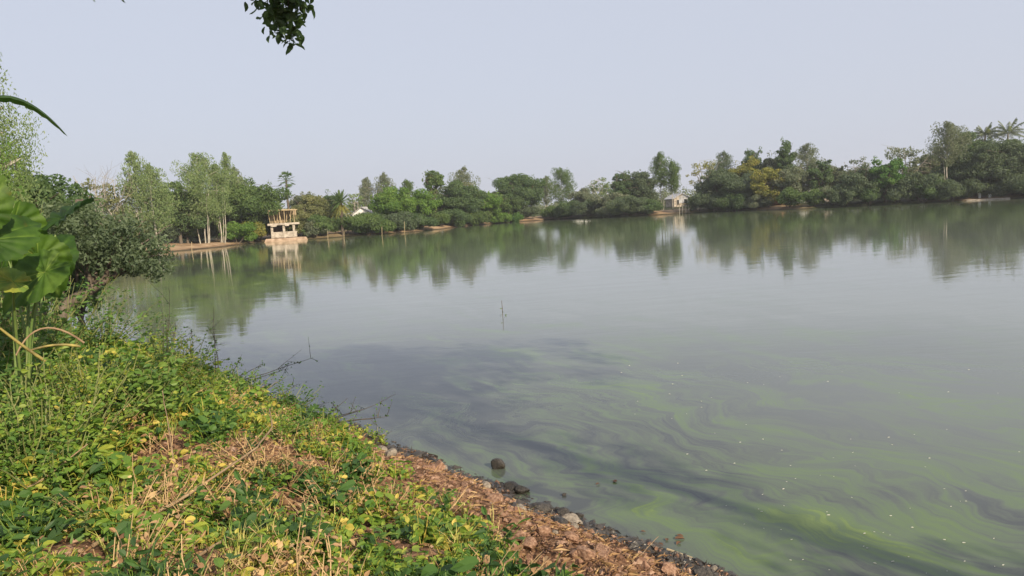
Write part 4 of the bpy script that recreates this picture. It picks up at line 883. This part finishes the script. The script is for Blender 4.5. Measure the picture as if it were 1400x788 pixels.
# ------------------------------------------------------------------ bushes and plants on the near bank
def shrub(x, y, H, Wd, label, mat, ls, seed, nst=22, nlf=26, name='leafy_shrub', cat='shrub', group=None, width=.8, hue=.45, z=None):
    r_ = np.random.default_rng(seed); z = gz(x, y) if z is None else z; root = tag(empty(name, (x, y, z)), label, cat, group)
    st, lf = MB(), MB(); Ps, Ts, Ns, S, A = [], [], [], [], []
    for i in range(nst):
        an = r_.uniform(0, 6.28); e = np.array([math.cos(an), math.sin(an), 0]) * Wd / 2 * r_.uniform(.2, 1); e[2] = H * r_.uniform(.45, 1) * (1 - .35 * (np.hypot(e[0], e[1]) / (Wd / 2)) ** 2)
        pth = wander((r_.normal() * .05, r_.normal() * .05, -.05), e, 7, .13, r_); tube(st, pth, np.linspace(.010, .003, 7), 4)
        for k in range(nlf):
            t = .2 + .8 * r_.random(); q = t * 6; j = min(int(q), 5); p = pth[j] + (pth[j + 1] - pth[j]) * (q - j) + r_.normal(size=3) * .035
            la = r_.uniform(0, 6.28); T = np.array([math.cos(la), math.sin(la), r_.uniform(-.5, .5)])
            Ps.append(p); Ts.append(T); Ns.append(np.array([0, 0, .8]) + r_.normal(size=3) * .7); S.append(ls * r_.uniform(.55, 1.2)); A.append(np.clip(hue + r_.normal() * .14, 0, 1))
    place_leaves(lf, Ps, Ts, Ns, S, width, A); st.build('stems', STEM, root); lf.build('leaves', mat, root)
    return root
BS = [ (165, 540, 8.6, .85, 1.1, 'tall dull green shrub with broad leaves in the middle of the left bank', HERBD, .08, .5), (110, 520, 7.9, .9, 1.2, 'tall yellowish weed clump left of the dull broad leaved shrub', HERB, .05, .6), (70, 600, 6.0, .55, .9, 'dense low shrub above the large seedling at the left', HERB, .05, .35), (230, 520, 9.8, .85, 1.2, 'tall tangled shrub on the crest of the bank', HERBD, .06, .6), (22, 560, 6.6, .78, 1.0, 'upright leafy shrub hiding the stalks of the taro', HERBD, .055, .5), (-20, 540, 7.0, .9, 1.1, 'leafy shrub beyond the left edge under the taro', HERBD, .055, .45), # px, py of the foot, distance, height, width, label, material, leaf
 (38, 505, 6.7, .92, 1.5, 'mixed leafy shrub under the big taro leaves', HERB, .06, .55), (120, 500, 8.8, .8, 1.7, 'yellowish shrub right of the taro clump below the leaning tree', HERB, .05, .7),
 (215, 480, 12.0, .75, 1.6, 'yellow green shrub at the top of the bank beside the water', HERB, .05, .68), (90, 560, 7.2, .6, 1.5, 'green small leaved shrub on the left of the bank', HERB, .045, .45),
 (15, 560, 6.4, .7, 1.3, 'vivid green shrub at the left edge of the photo', HERB, .05, .42), (200, 560, 8.2, .6, 1.3, 'shrub with large matt leaves in the middle of the left bank', HERBD, .09, .6),
 (270, 530, 10.2, .6, 1.5, 'bushy green shrub above the dry stick', HERB, .045, .42), (330, 540, 11.0, .55, 1.4, 'dark leaved shrub at the water edge behind the bare twigs', HERBD, .045, .4),
 (250, 470, 14.0, .7, 1.6, 'shrub with round bright leaves nearest the water on the left', HERBD, .07, .55), (395, 575, 10.4, .42, 1.1, 'low dark shrub above the pile of pinkish stones', HERBD, .04, .35),
 (440, 600, 9.2, .33, .8, 'low green shrub at the left of the pinkish stones', HERB, .04, .38), (60, 520, 8.4, .75, 1.5, 'dense green shrub behind the small leaved one', HERBD, .05, .5),
 (130, 430, 15.0, 1.1, 2.6, 'dark shrub at the foot of the leaning tree', HERBD, .07, .3), (14, 440, 12.0, 2.3, 2.6, 'tall dark shrub behind the taro plants', HERBD, .085, .35), (66, 430, 13.5, 2.1, 2.4, 'tall dark shrub between the taro plants and the leaning trunk', HERBD, .08, .3), (-40, 460, 8.6, 1.6, 2.0, 'tall green shrub cut by the left edge beside the taro plants', HERBD, .08, .4),
 (190, 440, 17.0, .9, 2.4, 'shrub on the water side of the leaning trunk', HERBD, .07, .4), (380, 640, 7.6, .3, .8, 'rounded low plant right of the dry stick end', HERB, .038, .38), (530, 690, 6.2, .24, .5, 'bright green tuft at the edge of the bare strip', HERB, .036, .32)]
for i, (px, py, D, H, W_, lab, mt, ls, hue) in enumerate(BS):
    if px < 260 and H > .55: H *= 1.18
    p = at(px, py, D); shrub(p.x, p.y, H, W_, lab, mt, ls, 500 + i, nst=int(20 * W_), nlf=30 if D < 13 else 24, hue=hue)

# broad leaved seedlings
def seedling(px, py, h, ls, n, label, seed, mat=HERB, hue=.3):
    r_ = np.random.default_rng(seed); p = ground_pt(px, py); root = tag(empty('broad_leaved_seedling', p), label, 'seedling')
    st = MB(); tube(st, wander((0, 0, -.02), (.02, 0, h), 4, .1, r_), np.linspace(.007, .004, 4), 5)
    leaves = []
    for i in range(n):
        an = i * 2.39; t = .35 + .65 * (i + 1) / n; b0 = np.array([0, 0, h * t]); T = np.array([math.cos(an), math.sin(an), .35 - .1 * (n - i) / n * 3]); e = b0 + T * ls * .45
        tube(st, [b0, e], .003, 4); lf = MB(); place_leaves(lf, [e], [T * np.array([1, 1, -.2])], [np.array([0, 0, 1]) + r_.normal(size=3) * .2], ls * r_.uniform(.75, 1.15), .95, np.clip(hue + r_.normal() * .1, 0, 1)); lf.build('leaf', mat, root, smooth=True)
    st.build('stem', STEM, root)
SD = [(78, 730, .24, .105, 14, 'large broad leaved seedling at the bottom left of the bank', HERB, .15), (120, 745, .16, .08, 9, 'smaller broad leaved seedling right of the largest one', HERB, .18), (355, 745, .10, .09, 4, 'seedling with two upright pale leaves near the bottom edge', HERB, .5),
      (655 - 130, 748, .12, .07, 6, 'bright seedling at the bottom centre of the bank', HERB, .42), (195, 752, .13, .085, 5, 'seedling with drooping pale leaf at the bottom edge', HERB, .5), (205, 655, .16, .06, 9, 'small leafy seedling beside the dry stick', HERB, .5),
      (130, 690, .15, .07, 8, 'dark seedling above the large broad leaved one', HERBD, .4), (560, 775, .10, .07, 6, 'pale seedling at the bottom edge right of the bright one', HERB, .55), (350, 775, .12, .075, 6, 'seedling half cut by the bottom edge', HERB, .42),
      (150, 600, .28, .10, 9, 'wilting plant with broad grey green leaves in the middle of the left bank', HERBD, .7), (175, 575, .32, .095, 9, 'broad leaved plant behind the wilting one', HERBD, .6), (235, 560, .3, .085, 9, 'broad leaved plant above the reddish dead leaf', HERBD, .45)]
for i, (px, py, h, ls, n, lab, mt, hue) in enumerate(SD): seedling(px, py, h, ls, n, lab, 700 + i, mt, hue)

# sticks, stems and twigs
def stick(pts, rad, label, mat, name='dry_stick', cat='stick', n=9, seed=1, lift=.05):
    r_ = np.random.default_rng(seed); P = [ground_pt(px, py, dz) + Vector((0, 0, dz)) for px, py, dz in pts]; b = MB(); pth = []
    for i in range(len(P) - 1):
        w_ = wander(P[i], P[i + 1], n, .03, r_); pth += list(w_[:-1] if i < len(P) - 2 else w_)
    pth = np.array(pth); c = pth[0].copy(); tube(b, pth - c, np.linspace(rad, rad * .55, len(pth)), 6)
    o = b.build(name, mat, smooth=True); o.location = c; return tag(o, label, cat)
stick([(128, 752, .06), (240, 690, .16), (352, 612, .28)], .013, 'long dry stick lying slantwise over the weeds', TWIG)
stick([(352, 612, .28), (372, 585, .32), (368, 560, .36)], .008, 'thin upturned dry stem at the upper end of the long stick', TWIG, seed=2)
stick([(185, 702, .05), (240, 660, .12)], .008, 'short dry stem left of the long stick', TWIG, seed=3)
stick([(240, 650, .05), (233, 600, .25), (222, 535, .5)], .006, 'thin upright dry stem crossing the middle of the bank', TWIG, seed=4)
stick([(270, 770, .04), (350, 712, .12)], .010, 'dry stick near the bottom edge', TWIG, seed=5)
stick([(0, 690, .1), (60, 655, .25), (120, 610, .3)], .008, 'dry stem at the left edge of the bank', TWIG, seed=6)
stick([(0, 735, .03), (35, 705, .12), (70, 690, .1)], .016, 'thick pale stalk lying at the bottom left', TWIG, seed=7)
stick([(640, 745, .02), (585, 715, .05)], .005, 'thin straw on the bare strip', TWIG, seed=8)
stick([(865, 770, .01), (900, 735, .05)], .006, 'dry twig by the waterline at the bottom', TWIG, seed=9)
def twig_bush(px0, py0, D, tips, label, seed, leafy=40, mat=DTWIG, rad=.009):
    r_ = np.random.default_rng(seed); b0 = at(px0, py0, D); z = gz(b0.x, b0.y); base = Vector((b0.x, b0.y, z)); root = tag(empty('thorny_twigs', base), label, 'twigs')
    st, lf = MB(), MB(); Ps, Ts, Ns = [], [], []
    for (px, py, dd) in tips:
        e = np.array(at(px, py, D + dd) - base); pth = wander((r_.normal() * .05, r_.normal() * .05, 0), e, 9, .08, r_); tube(st, pth, np.linspace(rad, .003, 9), 4)
        for k in range(5):
            q = pth[r_.integers(3, 9)]; t2 = q + (r_.normal(size=3) + unit(e) * .6) * np.linalg.norm(e) * .12; w_ = wander(q, t2, 4, .1, r_); tube(st, w_, np.linspace(.005, .002, 4), 3)
            for j in range(3): Ps.append(w_[r_.integers(1, 4)] + r_.normal(size=3) * .012); Ts.append(r_.normal(size=3)); Ns.append(r_.normal(size=3) + np.array([0, 0, 1]))
        for k in range(leafy // 4): Ps.append(pth[r_.integers(2, 9)] + r_.normal(size=3) * .02); Ts.append(r_.normal(size=3)); Ns.append(r_.normal(size=3) + np.array([0, 0, 1]))
    st.build('branches', mat, root); place_leaves(lf, Ps, Ts, Ns, r_.uniform(.02, .045, len(Ps)), .8, r_.random(len(Ps)) * .5); lf.build('leaves', HERBD, root)
twig_bush(300, 520, 12.5, [(292, 420, .3), (294, 450, 0)], 'single tall thin twig rising against the water', 801, 12)
twig_bush(300, 520, 12.3, [(425, 490, .5), (360, 500, .2), (345, 515, 0), (330, 490, .1), (390, 505, .4), (372, 525, .2)], 'dark twigs stretching sideways over the water', 802, 44)
twig_bush(350, 560, 11.4, [(408, 525, .2), (420, 545, .2), (397, 560, 0), (440, 555, .2), (410, 550, .3)], 'dark twiggy tangle between the sideways twigs and the stones', 803, 50)
twig_bush(430, 600, 10.2, [(475, 545, .2), (520, 550, .3), (528, 570, .1), (500, 590, .3), (495, 560, .2), (460, 560, 0), (530, 605, .2), (512, 572, .2)], 'bare twigs reaching over the water above the stone pile', 804, 20)
twig_bush(228, 500, 13.2, [(232, 400, .2), (222, 430, 0), (240, 440, .3), (262, 455, .2)], 'leafy upright twig beside the leaning tree', 805, 60)
twig_bush(255, 500, 13.0, [(262, 485, .2), (262, 450, .2), (275, 500, .2)], 'short twig with a hanging dark leaf left of the tall one', 806, 30)

# taro (elephant ear) plants
def taro_mat():
    m, n, out = newmat('taro_leaf'); L = n.links.new
    a = n.nodes.new('ShaderNodeAttribute'); a.attribute_name = 'v'
    r_ = ramp(n, [(0, (0.028, 0.070, 0.016)), (.45, (0.070, 0.145, 0.020)), (.85, (0.22, 0.32, 0.07)), (1, (.42, .40, .07))], a.outputs['Fac'])
    tc = n.nodes.new('ShaderNodeTexCoord'); x = n.nodes.new('ShaderNodeTexNoise'); x.inputs['Scale'].default_value = 9; x.inputs['Detail'].default_value = 5; L(tc.outputs['Object'], x.inputs[0])
    g = n.nodes.new('ShaderNodeMixRGB'); g.blend_type = 'MULTIPLY'; g.inputs[0].default_value = .85; rr = ramp(n, [(.25, (.9, .55, .35)), (.36, (.45, .55, .4)), (.7, (1.25, 1.2, .9))], x.outputs['Fac']); L(r_.outputs[0], g.inputs[1]); L(rr.outputs[0], g.inputs[2])
    p = n.nodes.new('ShaderNodeBsdfPrincipled'); p.inputs['Roughness'].default_value = .6; p.inputs['Specular IOR Level'].default_value = .3; L(g.outputs[0], p.inputs['Base Color'])
    t = n.nodes.new('ShaderNodeBsdfTranslucent'); L(g.outputs[0], t.inputs[0]); mx = n.nodes.new('ShaderNodeMixShader'); mx.inputs[0].default_value = .42
    L(p.outputs[0], mx.inputs[1]); L(t.outputs[0], mx.inputs[2]); L(mx.outputs[0], out.inputs[0]); return m
TARO = taro_mat(); PET = noise_mat('taro_stalk', [(.3, (.08, .14, .035)), (.7, (.17, .22, .06))], scale=4, rough=.5); YPET = noise_mat('yellow_stalk', [(.35, (.10, .075, .03)), (.5, (.22, .18, .05)), (.7, (.36, .29, .08))], scale=9, rough=.5)
def taro_blade(root, attach, tipdir, normal, L, label=None, fold=.22, wscale=1.0, hue=0.0, name='leaf_blade', curl=.25):
    """heart shaped blade with side veins; attach: point where stalk meets, tipdir: towards the tip"""
    T = unit(np.array(tipdir, float)); N = np.array(normal, float); N = unit(N - T * (N @ T)); B = np.cross(T, N)
    nr, ns = 9, 72; V = []; A = []
    for i in range(nr + 1):
        q = i / nr
        for k in range(ns):
            th = -math.pi + 2 * math.pi * k / ns; c = abs(th) / math.pi
            rad = L * float(np.interp(c, [0, .03, .08, .16, .28, .42, .56, .68, .78, .86, .92, .97, 1], [1.25, 1.16, 1.02, .90, .78, .68, .62, .60, .60, .57, .46, .26, .10]))
            rad = max(rad, .05 * L) * (1 + .018 * math.sin(th * 22) + .03 * math.sin(th * 9 + L * 40) * q + .025 * math.sin(th * 37 + L * 90) * q); x = math.sin(th) * rad * q * wscale; y = math.cos(th) * rad * q
            vein = abs(math.sin(th * 7.0)); z = fold * abs(x) + (.020 * vein * L * q ** .5) * 3.2 - curl * (max(0, y / L)) ** 2 * L - .10 * q * q * L * abs(math.sin(th))
            z += .012 * L * math.sin(th * 16) * q ** 3
            V.append(np.array(attach) + B * x + T * y + N * z); A.append(np.clip(.38 + hue + (.42 if (vein < .16 or abs(math.sin(th)) < .05) and q < .95 else 0) * (1 - .5 * q) + .08 * math.sin(th * 3), 0, 1))
    Q = [[i * ns + k, i * ns + (k + 1) % ns, (i + 1) * ns + (k + 1) % ns, (i + 1) * ns + k] for i in range(nr) for k in range(ns)]
    b = MB(); b.add(V, Q, A); o = b.build(name, TARO, root, smooth=True)
    if label: o['label'] = label
    return o
def taro_plant(bpx, bpy_, D, leaves, label):
    b = at(bpx, bpy_, D); z = gz(b.x, b.y); base = Vector((b.x, b.y, z)); root = tag(empty('taro_plant', base), label, 'taro plant')
    tocam = np.array((-b.x, -b.y, .6)); tocam /= np.linalg.norm(tocam)
    for i, (ax, ay, dd, tx, ty, td, L, nrm, kw) in enumerate(leaves):
        a = np.array(at(ax, ay, D + dd) - base); t = np.array(at(tx, ty, D + dd + td) - base)
        r_ = np.random.default_rng(900 + i); mid = a * .5 + np.array([0, 0, .25 * a[2]]); mid[:2] = a[:2] * .3
        b0 = np.array([.05 * math.cos(i * 2), .05 * math.sin(i * 2), -.05]); tt = np.linspace(0, 1, 10)[:, None]; P = (1 - tt) ** 2 * b0 + 2 * tt * (1 - tt) * mid + tt ** 2 * a
        m = MB(); tube(m, P, np.linspace(.016, .008, 10), 7); m.build('stalk', PET, root, smooth=True)
        n = tocam + np.array(nrm); taro_blade(root, a, t - a, n, L, **kw)
taro_plant(22, 500, 7.7, [
    (52, 352, 0, 100, 424, .15, .36, (0, 0, .4), dict(hue=.10, fold=.30)),
    (88, 300, .3, 122, 268, .45, .46, (-.9, .3, .9), dict(hue=-.32, fold=.5, wscale=.55, curl=.1, label='dark leaf blade seen almost edge-on')),
    (18, 305, .2, 34, 372, .1, .37, (.2, 0, .3), dict(hue=.05, fold=.25)),
    (62, 372, -.3, 8, 408, .0, .36, (-.2, 0, .9), dict(hue=.1, fold=.2)),
    (18, 386, -.6, -14, 380, .0, .22, (0, 0, 1.2), dict(hue=.5, label='small yellow leaf blade'))],
    'taro plant with the biggest heart shaped leaves at the left edge')
taro_plant(-30, 480, 6.6, [
    (-30, 290, 0, -6, 205, -.1, .30, (.3, 0, .2), dict(hue=.12, fold=.2)),
    (-14, 330, .1, 22, 310, .1, .36, (0, 0, .6), dict(hue=-.1)),
    ],
    'taro plant mostly cut off by the left edge of the photo')
taro_plant(40, 470, 9.6, [
    (70, 355, .2, 90, 330, .1, .34, (.3, 0, .4), dict(hue=-.25)),
    (10, 350, .2, -6, 380, .1, .36, (0, 0, .4), dict(hue=-.25))],
    'darker taro plant behind the biggest leaves')
for (a, b_, c, rad, lab, sd) in (((0, 425), (30, 448), (62, 470), .014, 'thick yellow fallen taro stalk at the left', 1), ((22, 462), (60, 425), (115, 445), .009, 'arched brownish taro stalk over the yellow one', 2), ((40, 456), (75, 448), (110, 450), .012, 'bright yellow fallen taro stalk lying level', 3)):
    P = [np.array(at(q[0], q[1] + 24, 7.0)) for q in (a, b_, c)]; tt = np.linspace(0, 1, 12)[:, None]; P = (1 - tt) ** 2 * P[0] + 2 * tt * (1 - tt) * (2 * P[1] - .5 * P[0] - .5 * P[2]) + tt ** 2 * P[2]; o0 = P[0].copy()
    m = MB(); tube(m, P - o0, np.linspace(rad * .7, rad, 12), 7); o = m.build('fallen_stalk', YPET if sd != 2 else TWIG, smooth=True); o.location = o0; tag(o, lab, 'stalk')

# banana plant outside the left edge, one long leaf arching into view
def banana():
    D = 7.5; b = at(-75, 420, D); z = gz(b.x, b.y); base = Vector((b.x, b.y, z)); root = tag(empty('banana_plant', base), 'banana plant beyond the left edge with one long dark leaf arching into view', 'banana plant')
    crown = np.array(at(-60, 190, D) - base); m = MB(); tube(m, [(0, 0, -.1), crown * .5, crown], [.10, .08, .05], 10); m.build('stem', PET, root, smooth=True)
    for i, pts in enumerate(([(-60, 190), (-25, 95), (45, 128), (92, 186)], [(-60, 190), (-90, 60), (-150, 60), (-200, 150)], [(-60, 190), (-70, 80), (-60, 0), (-40, -90)])):
        C = [np.array(at(q[0], q[1], D + (i * .3) * (k / 3)) - base) for k, q in enumerate(pts)]; n = 26; V = []; A = []
        side = unit(np.cross(C[3] - C[0], [0, 0, 1.0]))
        for k in range(n + 1):
            t = k / n; P = (1 - t) ** 3 * C[0] + 3 * t * (1 - t) ** 2 * C[1] + 3 * t * t * (1 - t) * C[2] + t ** 3 * C[3]
            w_ = .15 * math.sin(math.pi * min(1, max(0, (t - .12)) / .88)) ** .6 * (1 + .12 * math.sin(k * 2.3)) + .008
            for s in (-1, -.5, 0, .5, 1): V.append(P + side * s * w_ * .8 - np.array([0, 0, 1]) * abs(s) * w_ * .25); A.append(.25)
        Q = [[k * 5 + j, k * 5 + j + 1, (k + 1) * 5 + j + 1, (k + 1) * 5 + j] for k in range(n) for j in range(4)]
        q = MB(); q.add(V, Q, A); q.build('leaf_blade', TARO, root, smooth=True)
banana()

# ------------------------------------------------------------------ tree over the viewer: trunk on the bank behind, crown to the right, one drooping branch in view
def overhead_tree():
    r_ = np.random.default_rng(66); bx, by = 13.5, -8.4; z = gz(bx, by); B0 = np.array([bx, by, z])
    root = tag(empty('overhanging_tree', (bx, by, z)), 'big tree with dark leaf sprays hanging in at the top of the photo', 'tree')
    tr, c = MB(), MB()
    fork = np.array([12.2, -5.6, 5.6]); tube(tr, wander(B0 - [0, 0, .3], fork, 7, .05, r_) - B0, np.linspace(.34, .24, 7), 10)
    def limb(a, b, r0, r1, n=8): w_ = wander(a, b, n, .08, r_); tube(tr, w_ - B0, np.linspace(r0, r1, n), 7); return w_
    def lv(p, s, n, ls, base=.4): clump_leaves(c, np.array(p) - B0, (s, s, s * .8), n, ls, r=r_, base=base, aspect=.6)
    ld = limb(fork, (6.3, .9, 8.6), .14, .08, 9); hub = ld[-1]
    for k in range(26):
        p = ld[r_.integers(1, 9)] + r_.normal(size=3) * np.array([.7, .6, .6]); limb(ld[r_.integers(2, 8)], p, .02, .006, 4); lv(p, r_.uniform(.25, .5), 60, .12)
    for e in ((7, 1.5, 10), (5.2, 3.0, 8.8), (8.5, 2.5, 9.4), (6.5, -.2, 10.5), (3.8, 3.4, 8.6), (8.3, 4, 8.8)):
        w_ = limb(hub, e, .07, .03)
        for k in range(20):
            p = w_[r_.integers(4, 8)] + r_.normal(size=3) * np.array([1.1, 1.0, .8]); limb(w_[5], p, .03, .008, 4); lv(p, r_.uniform(.4, .75), 130, .13)
    a = limb(hub, (-.2, 1.8, 6.4), .06, .04, 9); b = limb(a[-1], (-1.0, 3.6, 6.1), .05, .025, 6)
    for k in range(20):  # out-of-view leaf mass, added to shade the hanging sprays
        p = np.array([-.8, 3.8, 5.35]) + r_.normal(size=3) * np.array([.42, .38, .28]); p[2] = max(p[2], 4.3 + .3 * p[1] * .28 + .45); limb(b[-2], p, .012, .004, 4); lv(p, .24, 90, .07, .2)
    P, T, N, S = [], [], [], []
    def spray(px, py0, py1, D, n, spread):
        top = np.array(at(px, py0 - 90, D - .15)); bot = np.array(at(px + 6, py1, D)); limb(b[-1], top, .012, .006, 5); w_ = limb(top, bot, .006, .002, 8)
        for k in range(n):
            q = (k + r_.random()) / n; j = q * 7; i = min(int(j), 6); p = w_[i] + (w_[i + 1] - w_[i]) * (j - i); s_ = spread * (1 - .45 * q)
            P.append(p + r_.normal(size=3) * s_ - B0); T.append(r_.normal(size=3) + np.array([0, 0, -.5])); N.append(r_.normal(size=3)); S.append(r_.uniform(.045, .08))
    spray(375, 0, 40, 5.0, 240, .085); spray(390, 0, 58, 5.0, 250, .062); spray(362, 0, 24, 5.05, 90, .06); spray(405, -10, 22, 5.0, 80, .05); spray(384, 0, 30, 5.1, 120, .1)
    spray(425, -20, -2, 5.0, 24, .035); spray(163, -20, -3, 5.2, 16, .03); spray(118, -24, -6, 5.2, 12, .03)
    place_leaves(c, P, T, N, S, .75, r_.random(len(P)) * .4)
    tr.build('trunk', BARK, root, smooth=True); c.build('crown', LM['mango'], root)
overhead_tree()

# ------------------------------------------------------------------ small things floating near the bank
FLECK = noise_mat('pale_fleck', [(.3, (.45, .45, .36)), (.7, (.75, .74, .64))], scale=20, rough=.6)
fm = []
for k in range(5):
    b = MB(); n = 9; th = np.arange(n) * 2 * math.pi / n; rad = r.uniform(.6, 1.1, n); V = np.stack([np.cos(th) * rad * 1.4, np.sin(th) * rad * .6, np.zeros(n)], 1)
    V = np.vstack([V * [1, 1, 0] + [0, 0, -.1], V * .85 + [0, 0, .28], [[0, 0, .36]]]); b.add(V, [[i, (i + 1) % n, n + (i + 1) % n, n + i] for i in range(n)]); b.f.append(np.array([[n + i, n + (i + 1) % n, 2 * n] for i in range(n)]))
    o = b.build('floating_petal', FLECK); fm.append(o.data); bpy.data.objects.remove(o)
for i in range(105):
    u = r.random() ** .7; px = r.uniform(830, 1400); py = 470 + 315 * u
    if px < 830 + (py - 560) * .9: continue
    p = water_pt(px, py); o = bpy.data.objects.new('floating_petal', fm[i % 5]); sc.collection.objects.link(o); s = r.uniform(.0035, .010) * (1 + .035 * p.y); o.location = (p.x, p.y, .003); o.scale = (s, s, s * .6); o.rotation_euler.z = r.uniform(-.6, .6)
    tag(o, 'tiny pale petal floating among others on the green streaked water', 'petal', 'pale petals floating on the pond')
P0, P1 = water_pt(933, 766), water_pt(1003, 792); b = MB(); w_ = wander((0, 0, 0), tuple(P1 - P0), 8, .03, r); tube(b, w_, np.linspace(.016, .010, 8), 7); o = b.build('floating_stick', GSTONE, smooth=True); o.location = P0 + Vector((0, 0, .006)); tag(o, 'pale waterlogged stick floating at the bottom edge', 'stick')
P0, P1 = water_pt(912, 752), water_pt(950, 765); b = MB(); tube(b, wander((0, 0, 0), tuple(P1 - P0), 6, .04, r), np.linspace(.014, .008, 6), 7); o = b.build('floating_stick', BAMB, smooth=True); o.location = P0 + Vector((0, 0, .004)); tag(o, 'short brownish floating stick beside the leaf scraps', 'stick')
for i, (px, py, s) in enumerate(((922, 738, .10), (906, 748, .08), (930, 742, .07), (876, 728, .05), (842, 661, .09), (820, 662, .06), (925, 733, .07), (912, 741, .06))):
    p = water_pt(px, py); b = MB(); place_leaves(b, [(0, 0, .012)], [(math.cos(i * 2), math.sin(i * 2), 0)], [(0, 0, 1)], s, .8, .3); o = b.build('floating_leaf', DRY); o.location = p
    tag(o, ['curled dead leaf, biggest of the scraps by the floating stick', 'narrow dead leaf left of the biggest scrap', 'dead leaf right of the biggest scrap', 'dead leaf scrap nearest the stones', 'pale leaf floating alone off the dark stones', 'small leaf touching the lone pale one', 'dead leaf above the biggest scrap', 'dead leaf overlapping the narrow one'][i], 'leaf')

# ------------------------------------------------------------------ haze
hb = MB(); x0, x1, y0, y1, z0, z1 = -900, 900, -300, 1500, -4, 34
hb.add([(x0, y0, z0), (x1, y0, z0), (x1, y1, z0), (x0, y1, z0), (x0, y0, z1), (x1, y0, z1), (x1, y1, z1), (x0, y1, z1)], [[3, 2, 1, 0], [4, 5, 6, 7], [0, 1, 5, 4], [1, 2, 6, 5], [2, 3, 7, 6], [3, 0, 4, 7]])
m = bpy.data.materials.new('haze_air'); m.use_nodes = True; n = m.node_tree; n.nodes.clear(); out = n.nodes.new('ShaderNodeOutputMaterial')
v = n.nodes.new('ShaderNodeVolumePrincipled'); v.inputs['Color'].default_value = (.90, .93, 1, 1); v.inputs['Density'].default_value = 0.00034; v.inputs['Anisotropy'].default_value = 0.1
n.links.new(v.outputs[0], out.inputs['Volume'])
tag(hb.build('haze', m), 'thin pale winter haze over the pond', 'haze', kind='stuff')
